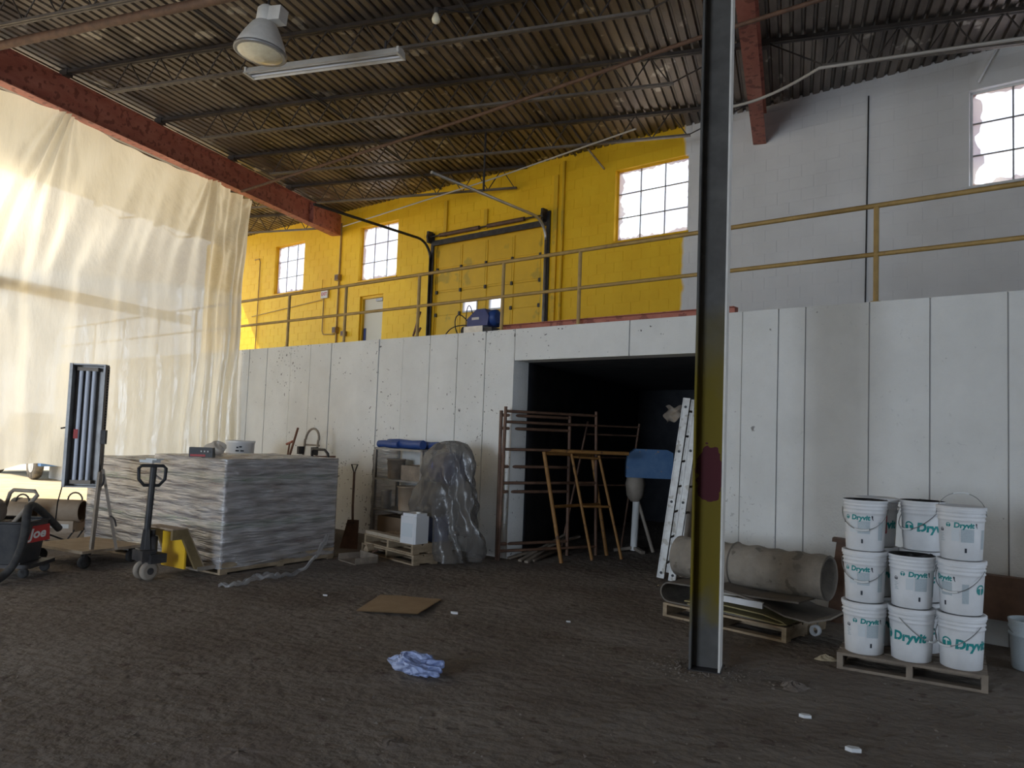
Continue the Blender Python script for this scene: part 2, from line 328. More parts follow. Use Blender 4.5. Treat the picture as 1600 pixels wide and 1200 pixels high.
# --- roof deck in sheets
dk = root('ceiling', (0, 0, ZR))
def deck_sheet():
    m = MB(); n = 6; p = .1524; h = .04; prof = []
    for i in range(n):
        x = i * p; prof += [(x, 0), (x + .09, 0), (x + .107, h), (x + .135, h)]
    prof.append((n * p, 0)); L = 6.1
    vs = [(x, y, z) for y in (0, L) for x, z in prof]; k = len(prof)
    m._add(vs, [(i, i + 1, k + i + 1, k + i) for i in range(k - 1)])
    vs = [(x, y, z + .0015) for y in (0, L) for x, z in prof]
    m._add(vs, [(i + 1, i, k + i, k + i + 1) for i in range(k - 1)])
    return m.mesh('deck_sheet', False)
dm = deck_sheet(); dm.materials.append(MATS['deck'])
for ix in range(6, 37):
    x = -22.9 + ix * .9144; ye = (DB + .35 - SW * x) / CW
    for iy in range(5):
        y = -9.2 + iy * 6.08
        if y > ye: break
        o = bpy.data.objects.new('deck_sheet', dm); COL.objects.link(o); o.parent = dk
        o.location = (x, y, (ix % 2) * .002); o.scale.y = min(1.0, (ye - y) / 6.1)
yl, yr = [(DB + .3 - SW * x) / CW for x in (-17.41, 11)]
MB().prism([(-17.41, -9.2), (11, -9.2), (11, yr), (-17.41, yl)], (1, 0, 0), (0, 1, 0), (0, 0, .05), (0, 0, .15)).build('roof_cover', 'dark_steel', dk)

# --- dock wall of cast panels with an alcove
wl = root('wall_dock', (0, 0, 0), -WA)
us = [-12.22 - .575 * k for k in range(17, 0, -1)] + [-12.22, -11.49, -10.92, -10.36, -9.75, -9.17, -8.63, -8.05, -7.50, -6.98, -6.47]
ur = [-3.80, -3.39, -3.01, -2.74, -2.15, -1.64, -1.05] + [-1.05 + .57 * k for k in range(1, 14)]
def panel(u0, u1, z0, z1, jig): piece('panel', 'white_concrete', wl, u0 + .006, u1 - .006, DW + jig, DW + .3, z0, z1)
for a, b in list(zip(us, us[1:])) + list(zip(ur, ur[1:])):
    panel(a, b, 0, ZD, random.uniform(-.006, .006))
panel(-6.47, -4.75, 2.53, ZD, -.004); panel(-4.75, -3.80, 2.53, ZD, .003)
MB().box(us[0], -6.49, DW + .012, DW + .29, 0, ZD - .01).box(-3.78, ur[-1], DW + .012, DW + .29, 0, ZD - .01).box(-6.5, -3.7, DW + .012, DW + .29, 2.55, ZD - .01).build('wall_core', 'joint', wl)
# alcove under the dock
av = root('wall_alcove')
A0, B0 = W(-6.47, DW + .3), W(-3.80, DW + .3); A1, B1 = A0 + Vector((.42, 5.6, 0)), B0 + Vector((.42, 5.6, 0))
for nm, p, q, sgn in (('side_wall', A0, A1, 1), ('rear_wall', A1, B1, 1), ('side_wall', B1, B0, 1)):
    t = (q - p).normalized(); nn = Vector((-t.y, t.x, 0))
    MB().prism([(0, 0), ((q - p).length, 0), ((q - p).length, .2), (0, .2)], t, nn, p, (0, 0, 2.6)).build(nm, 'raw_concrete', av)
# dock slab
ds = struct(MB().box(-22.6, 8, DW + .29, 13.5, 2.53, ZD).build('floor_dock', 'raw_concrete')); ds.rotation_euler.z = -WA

# --- upper block wall
bw = root('wall_block', (0, 0, 0), -WA)
CH = .2017
def zc(k): return ZD + k * CH
WIN = [(-19.95, -18.50), (-16.05, -14.57), (-8.23, -6.66), (-2.20, -.62)]
OPEN = [(a, b, 12, 19) for a, b in WIN] + [(-15.93, -15.02, 0, 10), (-13.22, -9.98, 0, 15)]
blocks = []
for k in range(22):
    off = .2 if k % 2 else 0.0; i0 = int(-24 / .4) - 1
    for i in range(i0, 22):
        segs = [(i * .4 + off, i * .4 + off + .4)]
        for (a, b, k0, k1) in OPEN:
            if k0 <= k < k1:
                nx = []
                for s0, s1 in segs:
                    if s1 <= a or s0 >= b: nx.append((s0, s1))
                    else:
                        if s0 < a: nx.append((s0, a))
                        if s1 > b: nx.append((b, s1))
                segs = nx
        for s0, s1 in segs:
            if s1 - s0 > .03 and s0 > -24 and s1 < 8: blocks.append((s0, s1, zc(k), min(zc(k + 1), ZR + .05)))
def seen(b):
    p = W((b[0] + b[1]) / 2, DB, (b[2] + b[3]) / 2) - EYE; z = p.dot(FW)
    x = 800 + FPX * p.dot(RT) / z; y = 600 - FPX * p.dot(UP) / z
    hid = (1075 < x < 1150)
    return z if (0 < x < 1600 and y > 20 and not hid) else 999
blocks.sort(key=seen)
rest = MB()
for i, b in enumerate(blocks):
    j = hash1(i) * .003
    if i < 300: piece('block', 'block_paint', bw, b[0] + .004, b[1] - .004, DB + j, DB + .2, b[2] + .004, b[3] - .004)
    else: rest.box(b[0] + .004, b[1] - .004, DB + j, DB + .2, b[2] + .004, b[3] - .004)
rb = rest.build('blockwork', 'block_paint', bw); rb['kind'] = 'stuff'
core = MB()
mort = sorted(set([-24, 8] + [v for o in OPEN for v in o[:2]]))
for k0 in range(22):
    for a, b in zip(mort, mort[1:]):
        mid = (a + b) / 2
        if not any(o[0] <= mid <= o[1] and o[2] <= k0 < o[3] for o in OPEN): core.box(a, b, DB + .006, DB + .19, zc(k0) , min(zc(k0 + 1), ZR + .05))
core.build('mortar', 'block_paint', bw)

# --- steel windows
def window(idx, u0, u1, mat, cols=3, label=''):
    r = root('window_%d' % idx, W(u0, DB, zc(12)), -WA); w = u1 - u0; h = 7 * CH
    MB().box(0, w, .10, .13, 0, .03).box(0, w, .10, .13, h - .03, h).box(0, .03, .10, .13, 0, h).box(w - .03, w, .10, .13, 0, h).build('window_frame', mat, r)
    MB().box(-.03, w + .03, -.02, .13, -.03, .002).build('window_sill', mat, r)
    torn_film(r, w, h, idx)
    for i in range(1, cols): piece('muntin', 'grey_steel', r, i * w / cols - .009, i * w / cols + .009, .10, .13, .03, h - .03)
    for j in range(1, 3): piece('muntin', 'grey_steel', r, .03, w - .03, .101, .129, j * h / 3 - .009, j * h / 3 + .009)
    for i in range(cols):
        for j in range(3): piece('pane', 'pane', r, max(.03, i * w / cols), min(w - .03, (i + 1) * w / cols), .113, .117, max(.03, j * h / 3), min(h - .03, (j + 1) * h / 3))
def torn_film(r, w, h, seed):
    rd = random.Random(seed); m = MB(); n = 26; y = .109
    for side, base, amp in (('l', .10, .07), ('b', .035, .06), ('t', .04, .04), ('r', .02, .03)):
        vs = []
        for i in range(n + 1):
            t = .03 + ((h if side in 'lr' else w) - .06) * i / n; d = .03 + base * (.6 + .4 * math.sin(i * .5 + seed)) + amp * rd.random() ** 2
            p = {'l': ((.03, t), (d, t)), 'r': ((w - .03, t), (w - d, t)), 'b': ((t, .03), (t, d)), 't': ((t, h - .03), (t, h - d))}[side]
            vs += [Vector((p[0][0], y, p[0][1])), Vector((p[1][0], y, p[1][1]))]
        m._add(vs, [(2 * i, 2 * i + 1, 2 * i + 3, 2 * i + 2) for i in range(n)])
        y += .0006
    m.build('torn_film', 'old_film', r, False)
for i, (a, b) in enumerate(WIN): window(i + 1, a, b, 'yellow_paint' if i < 3 else 'white_paint')

# --- far enclosing walls (behind and right of the photographer), with the open vehicle door
struct(MB().box(10.8, 11, -9, 1.3, 0, ZR + .2).box(10.8, 11, 4.7, 9, 0, ZR + .2).box(10.8, 11, 1.3, 4.7, 3.7, ZR + .2).build('wall_right', 'white_concrete'))
struct(MB().box(-11.7, -8.9, -9, -8.8, 0, ZR + .2).box(-4.3, 11, -9, -8.8, 0, ZR + .2).box(-8.9, -4.3, -9, -8.8, 4.4, ZR + .2).build('wall_rear', 'white_concrete'))
struct(MB().box(-11.66, -11.46, -9, 1.5, 0, 7.2).build('wall_left', 'white_concrete'))

# ================================================================== STEEL
def i_beam(name, label, x, y0, y1, z0, z1, w=.21, tf=.018, tw=.012):
    t = thing(name, label, 'beam', (x, y0, z0)); L = y1 - y0; H = z1 - z0
    MB().box(-tw / 2, tw / 2, 0, L, tf, H - tf).build('web_plate', 'red_steel', t)
    MB().box(-w / 2, w / 2, 0, L, 0, tf).build('flange', 'red_steel', t); MB().box(-w / 2, w / 2, 0, L, H - tf, H).build('flange', 'red_steel', t)
    return t
i_beam('roof_beam', 'rust red steel roof beam running above the hanging plastic sheet', -11.46, -9, 16.3, 6.65, 7.2)
tb = bpy.data.objects['roof_beam']
MB().box(-.13, .13, 25.3, 26.55, 0, .55).build('end_sleeve', 'red_steel', tb)
i_beam('roof_beam', 'rust red steel roof beam over the olive column beside the white wall', -.57, -9, 13.54, 6.65, 7.2)
ct = thing('steel_column', 'tall H-section steel column, grey above and mustard yellow below with dark red patch', 'column', (-.545, 5.74, 0))
MB().box(-.0925, .0925, -.006, .006, 0, 6.65).build('web_plate', 'column_paint', ct)
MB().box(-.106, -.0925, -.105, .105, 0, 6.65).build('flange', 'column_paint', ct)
fr_ = MB().box(.0925, .106, -.105, .105, 0, 6.65).build('flange', 'lamp_white', ct); fr_['label'] = 'flange coloured pale for daylight from the right'  # daylight on the right flange is put into its pale colour
MB().box(-.115, .115, -.115, .115, -.01, .006).build('base_plate', 'dark_steel', ct)

def joist(x0, x1, y, label, cut_r=False):
    t = thing('bar_joist', label, 'joist', (x0, y, ZR - .012), 0, 'open web roof joists'); L = x1 - x0; zt = -.03; zb = -.47
    MB().bar((0, -.028, zt), (L, -.028, zt), .04, .05).bar((0, .028, zt), (L, .028, zt), .04, .05).build('top_chord', 'joist', t)
    a = .85; b = L - (.05 if cut_r else .85); P = .61; n = max(1, int((b - a) / P)); a = (a + b) / 2 - n * P / 2 if not cut_r else a
    MB().bar((a - .05, -.022, zb), (a + n * P + .05, -.022, zb), .03, .035).bar((a - .05, .022, zb), (a + n * P + .05, .022, zb), .03, .035).build('bottom_chord', 'joist_chord', t)
    def rod(xa, za, xb, zb_):
        k = ('rod', round(xb - xa, 2), za < zb_)
        if k not in CUBES: CUBES[k] = MB().tube([(0, 0, za), (xb - xa, 0, zb_)], .0105, 6).mesh('web_rod'); CUBES[k].materials.append(MATS['joist'])
        o = bpy.data.objects.new('web_rod', CUBES[k]); COL.objects.link(o); o.parent = t; o.location = (xa, 0, 0)
    for i in range(n):
        rod(a + i * P, zb, a + (i + .5) * P, zt); rod(a + (i + .5) * P, zt, a + (i + 1) * P, zb)
    rod(.05, zt, a, zb)
    if not cut_r: rod(a + n * P, zb, L - .05, zt)
    MB().box(-.06, .1, -.06, .06, -.1, -.0).build('bearing_seat', 'joist', t)
    return t
def xwall(y): return (12.46 - CW * y) / SW
JY = [9.2 + 2.035 * k for k in range(-2, 4)]
ordn = ['nearest the camera', 'above the dome lamp', 'above the fluorescent strip light', 'second beyond the fluorescent strip light', 'third beyond the fluorescent strip light', 'ending at the yellow wall']
for y, w in zip(JY, ordn):
    e = min(-.68, xwall(y) - .1); joist(-11.36, e, y, 'dark steel bar joist between the two red beams, ' + w, e < -.7)
for y, w in zip([7.165, 9.2, 11.235], ['nearest the camera', 'second from the block wall', 'closest to the block wall']):
    joist(-.46, min(8, xwall(y) - .1), y, 'dark steel bar joist right of the column, ' + w, True)
for y, w in zip([15.305, 17.34], ['farther from the yellow wall', 'closest to the yellow wall']):
    joist(-17.4, min(-11.6, xwall(y) - .1), y, 'bar joist in the bay beyond the plastic sheet, ' + w, True)
for x, w in ((-7.75, 'left of the dome lamp row'), (-4.15, 'right of the strip light')):
    ye = (12.4 - SW * x) / CW
    tag(MB().bar((x, 3, ZR - .075), (x, ye, ZR - .075), .035, .006).bar((x - .016, 3, ZR - .09), (x - .016, ye, ZR - .09), .005, .035).build('bridging_angle', 'joist_chord'), 'thin steel bridging angle crossing the joists, ' + w, 'angle')

# pipes and conduits under the roof
def pipe(name, label, pts, r, mat, cat='pipe', n=8): return tag(MB().tube(pts, r, n).build(name, mat), label, cat)
pipe('gas_pipe', 'long dark pipe slung diagonally below the joists across the ceiling', [(-11.2, 13.45, 6.57), (-4.67, 11.0, 6.57), (-1.16, 9.53, 6.57), (1.2, 8.72, 6.58)], .028, 'brown_steel')
pipe('sprinkler_pipe', 'thick rusty pipe below the joists in the top left corner', [(-11.3, 7.48, 6.74), (-6.2, 7.34, 6.74), (-.8, 7.18, 6.74)], .06, 'brown_steel')
pipe('conduit', 'pale conduit bending past the right red beam and across the white wall', [EYE + (Vector(p) - EYE) * .952 for p in [W(-5.7, 12.2, 6.9)] + bez((-.95, 12.22, 6.80), (-.7, 12.0, 6.72), (-.3, 12.1, 6.84), (.3, 11.3, 6.83)) + [(2.9, 11.1, 6.83), (6, 10.2, 6.83)]], .022, 'conduit', 'conduit')
pipe('conduit', 'thin pale conduit running along the yellow wall above the roller door', [(-10.9, 17.0, 6.73), (-5.78, 14.46, 6.76), (-2.53, 12.7, 6.79)], .016, 'conduit', 'conduit')
tag(MB().bar(W(-8.81, 12.38, 7.28), W(-8.44, 12.42, 6.82), .05, .03).build('timber_brace', 'pallet_wood'), 'short pale timber stick slanting off the roof left of the third window', 'stick')
tag(MB().bar(W(-1.83, 12.38, 7.28), W(-2.08, 12.42, 6.84), .05, .03).build('timber_brace', 'white_paint'), 'short white stick slanting off the roof above the right window', 'stick')
pipe('hanger_rod', 'dark vertical steel rod hanging from roof to the roller door track', [(-5.5, 13.27, 7.28), (-5.5, 13.27, 6.12)], .022, 'dark_steel', 'rod')

# lamps
hb = thing('dome_lamp', 'round metal high bay lamp with pale glass lens hung from the joists', 'lamp', (-5.82, 7.165, 5.86), 0, None, math.radians(-4), math.radians(4))
MB().lathe([(.285, .0), (.29, .02), (.27, .09), (.21, .22), (.15, .33), (.12, .36)], 28).build('reflector', 'lamp_white', hb)
MB().lathe([(.06, -.075), (.14, -.06), (.22, -.03), (.278, .0)], 28, cap1=False).build('lens', 'lens', hb)
MB().lathe([(.288, -.012), (.30, -.006), (.30, .02), (.288, .028)], 28).build('rim', 'grey_steel', hb)
MB().lathe([(.10, .34), (.11, .36), (.11, .52), (.08, .56)], 20).box(.06, .24, -.075, .075, .36, .53).build('ballast_housing', 'lamp_white', hb)
MB().tube([(0, 0, .54), (0, 0, .97)], .014).build('hanger', 'dark_steel', hb)
fx = thing('strip_light', 'long grey fluorescent strip light below the ceiling joists', 'lamp', (-6.26, 9.02, 6.62), math.radians(1.2))
MB().prism([(-.12, .0), (-.05, .11), (.05, .11), (.12, .0), (.11, 0), (.045, .09), (-.045, .09), (-.11, 0)], (0, 1, 0), (0, 0, 1), (-1.24, 0, 0), (2.48, 0, 0)).build('reflector', 'lamp_white', fx)
for dy in (-.05, .05): MB().tube([(-1.2, dy, .03), (1.2, dy, .03)], .019, 10).build('tube', 'tube_glass', fx)
for sx in (-1.235, 1.205): MB().box(sx, sx + .03, -.1, .1, 0, .1).build('end_cap', 'lamp_white', fx)
MB().box(-1, -.97, -.01, .01, .1, .25).box(.97, 1, -.01, .01, .1, .25).build('bracket', 'dark_steel', fx)
for i, (x, y, e) in enumerate(((-12.45, 8.45, 40), (-14.6, 4.6, 300))):
    w_ = ('glowing near the left edge', 'farther along the bay')[i]; zl = (5.25, 6.0)[i]
    t = thing('dome_lamp', 'lit high bay lamp beyond the plastic sheet, ' + w_, 'lamp', (x, y, zl), 0, 'lit lamps of the next bay')
    MB().lathe([(.285, .0), (.27, .09), (.21, .22), (.12, .36), (.11, .52)], 24, cap0=False).build('reflector', 'lamp_white', t); MB().tube([(0, 0, .5), (0, 0, 7.28 - zl)], .014).build('hanger', 'dark_steel', t)
    MB().lathe([(.02, .02), (.07, .05), (.08, .12), (.05, .2)], 16).build('bulb', 'lit_bulb', t)
    pl = bpy.data.lights.new('lamp_glow', 'POINT'); pl.energy = e; pl.color = (1.0, .90, .74); pl.shadow_soft_size = .12; po = bpy.data.objects.new('lamp_glow', pl); COL.objects.link(po); po.parent = t; po.location = (0, 0, -.06)
bl = thing('ceiling_bulb', 'small pale bulb in a socket under a joist at the top edge', 'lamp', (-4.34, 8.66, 6.86))
MB().lathe([(.01, -.09), (.045, -.07), (.055, -.03), (.04, .02), (.025, .05)], 14).build('bulb', 'lens', bl); MB().lathe([(.03, .05), (.035, .06), (.035, .12)], 12).build('socket', 'dark_steel', bl)
MB().tube(bez((0, 0, .12), (.0, .1, .2), (.2, .3, .15), (.35, .55, .32)), .01).build('cable', 'dark_steel', bl)

# ================================================================== DOCK: railing, doors, fittings
rl = thing('guard_railing', 'two-rail ochre pipe guard railing along the top of the white dock wall', 'railing', (0, 0, 0), -WA)
dR = DW + .07
MB().tube([(-22, dR, 3.865), (8, dR, 3.865)], .024, 10).build('top_rail', 'rail_paint', rl)
MB().tube([(-22, dR, 3.40), (8, dR, 3.40)], .022, 10).build('mid_rail', 'rail_paint', rl)
pmh = MB().tube([(0, 0, 2.94), (0, 0, 3.85)], .024, 10).lathe([(.05, 2.94), (.05, 2.952)], 12).mesh('post'); pmh.materials.append(MATS['rail_paint'])
for u in (-19.9, -18.3, -16.6, -15.0, -13.4, -11.73, -10.14, -8.415, -6.776, -5.53, -3.83, -2.115, -.4, 1.3, 3.0):
    o = obj('post', pmh, None, rl); o.location = (u, dR, 0)
ch = tag(MB().box(-6.85, -3.55, DW + .16, DW + .24, ZD + .003, 3.03).box(-6.85, -3.55, DW + .12, DW + .16, 3.02, 3.03).build('edge_channel', 'red_steel'), 'dark red steel channel lying on the dock edge above the alcove', 'channel'); ch.rotation_euler.z = -WA

# roller (sectional) door
gd = thing('overhead_door', 'yellow painted sectional overhead door with two small bright windows', 'door', W(-13.2, DB, ZD), -WA)
wG = 3.2; cols = [0, .03, .82, 1.60, 2.39, 3.17]; sh = .535; z = 2.93
names = 0
for k in range(6):
    z1 = z; z0 = max(0, z - sh)
    if k == 2:
        s = MB(); ya, yb = .06, .10
        s.box(0, .93, ya, yb, z0, z1).box(1.38, 1.73, ya, yb, z0, z1).box(2.14, wG, ya, yb, z0, z1)
        for a, b in ((.93, 1.38), (1.73, 2.14)): s.box(a, b, ya, yb, z0, z0 + .02).box(a, b, ya, yb, z1 - .24, z1)
        sec = s.build('section', 'yellow_dull', gd)
        for a, b in ((.93, 1.38), (1.73, 2.14)):
            MB().box(a + .02, b - .02, .075, .082, z0 + .26 - .24, z1 - .25).build('window_pane', 'pane', sec)
            MB().box(a, a + .03, .04, .10, z0 + .012, z1 - .23).box(b - .03, b, .04, .10, z0 + .012, z1 - .23).box(a, b, .04, .10, z1 - .26, z1 - .23).box(a, b, .04, .10, z0 + .012, z0 + .05).build('window_trim', 'white_paint', sec)
    else:
        sec = MB().box(0, wG, .06, .10, z0 + .006, z1 - .006).box(0, wG, .08, .10, z0, z1 if k else z1 + .11).build('section', 'yellow_dull', gd)
        for i in range(4): 
            o = piece('door_panel', 'yellow_dull', sec, .03 + i * .785 + .06, .03 + (i + 1) * .785 - .03, .045, .06, z0 + .05, z1 - .045)
    for i in range(5):
        hx = .06 + i * .77; MB().box(hx - .025, hx + .025, .02, .06, z0 - .03, z0 + .05).tube([(hx - .03, .03, z0 + .01), (hx + .03, .03, z0 + .01)], .012, 6).build('hinge', 'dark_steel', sec)
    for i in range(5): MB().box(.03 + i * .785 - .025, .03 + i * .785 + .025, .048, .06, z0 + .012, z1 - .01).build('stile', 'yellow_dull', sec)
    z = z0
    if z <= 0: break
MB().box(-.03, .02, .02, .12, 0, 3.04).box(wG - .02, wG + .03, .02, .12, 0, 3.04).build('jamb_seal', 'yellow_dull', gd)
for ux in (-.10, wG + .15):
    pts = [(ux, -.06, 0), (ux, -.06, 2.65)] + arc((ux, -.50, 2.65), .44, 0, math.pi / 2, 8, (0, 1, 0), (0, 0, 1)) + [(ux, -3.35, 3.16)]
    MB().tube(pts, .032, 6).build('track', 'dark_steel' if ux < 0 else 'galv', gd)
    MB().box(ux - .02, ux + .07, -.04, -.005, 0, 3.28).build('jamb_angle', 'dark_steel', gd)
MB().tube([(-.1, -.12, 3.18), (wG + .15, -.12, 3.18)], .018, 8).build('torsion_shaft', 'dark_steel', gd)
MB().tube([(.25, -.12, 3.18), (1.5, -.12, 3.18)], .045, 10).tube([(1.75, -.12, 3.18), (2.8, -.12, 3.18)], .045, 10).build('torsion_spring', 'brown_steel', gd)
for ux in (-.12, wG + .1): MB().lathe([(.09, 0), (.09, .05)], 14, Matrix.Translation((ux, -.12, 3.18)) @ Matrix.Rotation(math.pi / 2, 4, 'Y')).box(ux - .03, ux + .03, -.16, -.005, 3.05, 3.32).build('cable_drum', 'dark_steel', gd)
MB().box(-.1, wG + .15, -.05, -.005, 2.98, 3.10).build('header_plate', 'dark_steel', gd)
for ux, h in ((.32, 4.1), (1.6, 3.7), (wG + .35, 4.1)): MB().box(ux - .05, ux + .05, -.04, -.004, 3.15 if ux < 3 else 0, h - .1).build('wood_pad', 'yellow_dull', gd)

# personnel door
dr = root('door_1', W(-15.93, DB, ZD), -WA)
MB().box(0, .05, .06, .18, 0, 1.99).box(.86, .91, .06, .18, 0, 1.99).box(0, .91, .06, .18, 1.95, 2.017).build('door_frame', 'yellow_dull', dr)
lf = MB().box(.05, .86, .13, .17, .01, 1.95).build('door_leaf', 'door_paint', dr)
MB().box(.56, .82, .06, .13, 1.86, 1.92).build('closer', 'grey_steel', lf); MB().box(.055, .15, .118, .132, .75, 1.2).build('kick_plate', 'machine_blue', lf); MB().tube([(.78, .09, 1.0), (.78, .13, 1.0)], .025).build('door_handle', 'galv', lf)
ex = thing('exit_sign', 'small boxed exit sign with reddish letters mounted on the yellow wall', 'sign', W(-17.55, DB - .06, 5.03), -WA)
MB().box(0, .30, 0, .055, 0, .22).build('sign_box', 'lamp_white', ex)
em = text_mesh('EXIT', .12, 'lettering', 0, .004); eo = obj('lettering', em, 'red_label', ex); eo.rotation_euler = (math.pi / 2, 0, 0); eo.location = (.15, -.002, .11)
MB().tube([(.02, .02, .22), (.02, .02, .52)], .012).build('stem', 'yellow_dull', ex)
def wallpipe(label, pts, r=.014, mat='rail_paint', name='wall_conduit'): return tag(MB().tube([W(*p) for p in pts], r, 8).build(name, mat), label, 'conduit')
wallpipe('tall vertical conduit on the yellow wall between the two left windows', [(-16.82, DB - .03, 7.0), (-16.82, DB - .03, 2.96)], .022)
wallpipe('bent conduit below the exit sign on the yellow wall', [(-17.45, DB - .03, 5.05), (-17.45, DB - .03, 4.15), (-17.40, DB - .03, 4.05), (-16.9, DB - .03, 4.03)])
wallpipe('level thin conduit left of the exit sign', [(-21, DB - .03, 4.78), (-17.5, DB - .03, 5.0)], .01)
wallpipe('vertical conduit on the yellow wall beside the plastic sheet edge', [(-21.0, DB - .03, 6.5), (-20.75, DB - .03, 6.5), (-20.7, DB - .03, 6.4), (-20.7, DB - .03, 2.96)])
wallpipe('vertical conduit on the yellow wall right of the overhead door', [(-9.46, DB - .03, 7.2), (-9.46, DB - .03, 2.96)], .03, 'yellow_dull')
wallpipe('thin dark crack-like joint line up the white block wall, drawn as a tube', [(-3.57, DB - .012, 7.05), (-3.6, DB - .012, 3.0)], .011, 'dark_steel')  # stands in for a crack-like wall joint, not a real conduit
for u, zz, s, w in ((-16.83, 5.53, .16, 'upper'), (-16.83, 4.13, .16, 'lower'), (-16.47, 4.02, .13, 'lowest')):
    b = thing('junction_box', 'ochre electrical junction box on the yellow wall conduit, the %s one' % w, 'box', W(u, DB - .05, zz), -WA, 'junction boxes')
    MB().box(-s / 2, s / 2, -.06, .05, -s / 2, s / 2).build('box_body', 'rail_paint', b); MB().box(-s / 2 + .015, s / 2 - .015, -.068, -.06, -s / 2 + .015, s / 2 - .015).build('cover', 'brown_steel', b)
for i, (a, b_) in enumerate((((-8.86, 3.02), (-8.72, 3.39)), ((-8.83, 2.96), (-8.70, 3.14)))):
    tag(MB().tube([W(a[0], 8.0, a[1]), W(b_[0], 8.0, b_[1])], .016, 6).build('wooden_stick', 'brown_box'), 'red-brown wooden handle leaning at the dock edge, the %s one' % ('longer upper', 'shorter lower')[i], 'handle')

# blue pump on the dock
pu = thing('compressor', 'dark blue motor compressor on a grey frame at the dock edge', 'compressor', W(-7.75, 8.15, ZD), -WA)
MB().box(-.05, .32, -.14, .14, .02, .16).build('frame', 'galv', pu)
MB().prism([(0, .16), (.40, .16), (.42, .30), (.34, .40), (.18, .40), (0, .27)], (1, 0, 0), (0, 0, 1), (0, -.13, 0), (0, .26, 0)).build('motor_cover', 'machine_blue', pu)
MB().lathe([(.10, 0), (.115, .03), (.115, .1), (.08, .13)], 18, Matrix.Translation((.36, 0, .28)) @ Matrix.Rotation(math.pi / 2, 4, 'Y')).build('fan_housing', 'blue_plastic', pu)
MB().box(.10, .24, -.136, -.13, .25, .285).build('name_plate', 'lamp_white', pu)
MB().lathe([(.09, 0), (.09, .05)], 18, Matrix.Translation((-.14, -.02, .10)) @ Matrix.Rotation(math.pi / 2, 4, 'Y')).build('wheel', 'rubber', pu)
MB().box(.30, .48, -.12, .12, .0, .13).build('base', 'dark_steel', pu)
MB().tube(bez((-.1, 0, .25), (-.35, -.05, .55), (-.45, 0, .2), (-.25, 0, .02)), .008).tube(bez((0, 0, .3), (-.2, .1, .75), (-.3, .1, .4), (-.2, .1, .02)), .007).tube(bez((-.05, 0, .2), (-.6, -.1, .25), (-.5, .1, -.0), (-.8, 0, .08)), .008).build('cable', 'black', pu)

# ================================================================== HANGING PLASTIC SHEET
def sheet():
    yA, yB = 1.56, 14.15
    wr = W(-13.05, DW - .09)
    def pt(s, t):
        y = yA + (yB - yA) * s; top = Vector((-11.46, y, 6.645))
        k = max(0.0, (s - .62) / .38); k = k * k * (3 - 2 * k)
        bx = -11.46 + (wr.x + 11.46) * k; by = y + (wr.y - yB) * max(0, (s - .35) / .65) ** 1.3
        lift = .76 * (1 - max(0, min(1, (by - 9.7) / .9))) + .03
        lift += .05 * math.sin(by * 5) * (lift > .1)
        bot = Vector((bx, by, lift))
        zz = 6.645 + (lift - 6.645) * t
        f = min(1.0, (6.645 - zz) / (6.645 - 3.95))      # reaches its hanging line at rail height
        p = Vector((top.x + (bot.x - top.x) * f, top.y + (bot.y - top.y) * f, zz))
        # gathers from the fixing points along the beam, folds at the free edge
        a = .035 * math.sin(y * 3.1 + 1.3 * math.sin(y * .9) + t * 2.0) * min(1, t * 3) + .03 * math.sin(y * 8.3 + t * 5) + .016 * math.sin(y * 17.1 - t * 4 + 2 * math.sin(y * 2.1)) * min(1, t * 4) * (1 - .4 * t)
        e = max(0, (s - .86) / .14); a += e * (.085 * math.sin(s * 230) + .04 * math.sin(s * 410 + t * 3))
        a += (.03 * math.sin(t * 9 + y * 1.2) * t + .015 * math.sin(t * 23 + y * 2.4)) * min(1, t * 4)
        for ya in (9.36, 12.9, 14.15): 
            dy = (y - ya); fan = math.exp(-(dy / (.15 + 1.3 * t)) ** 2); a += .09 * fan * math.sin(dy / (.05 + .5 * t) * 3.0) * math.exp(-t * 1.6)
        sag = .10 * abs(math.sin((y - 9.36) * math.pi / 3.54)) * (1 - t) ** 8
        return p + Vector((a, -a * .3 * k, -sag))
    return MB().grid(pt, 420, 110)
cu = sheet().build('plastic_sheet', 'curtain', None, False)
tag(cu, 'huge translucent cream plastic sheet hanging from the red beam at left', 'sheet')
tag(MB().box(-11.68, -11.60, 1.6, 12.65, 3.56, 3.74).build('wall_girt', 'grey_wood'), 'long horizontal timber rail showing as a grey band through the plastic sheet', 'rail')

# ================================================================== THINGS ON THE FLOOR
def RD(px, py, depth): return EYE + (FW + RT * ((px - 800) / FPX) - UP * ((py - 600) / FPX)) * depth
def Rz(a): return Matrix.Rotation(a, 4, 'Z')

def make_pallet(label, loc, rz, w, d, h=.125, nd=6, mat='pallet_wood', nb=3, name='pallet', group='wooden pallets', gap=.03):
    t = thing(name, label, 'pallet', loc, rz, group)
    bw = (d - gap * (nd - 1)) / nd
    for i in range(nd): piece('deck_board', mat, t, 0, w, i * (bw + gap), i * (bw + gap) + bw, h - .018, h)
    for k in range(3):
        x = [0, w / 2 - .02, w - .04][k]; piece('stringer', mat, t, x, x + .04, 0, d, .018, h - .018)
    for k in range(nb):
        y = [0, d / 2 - .05, d - .1][k]; piece('bottom_board', mat, t, 0, w, y, y + .09, 0, .018)
    return t

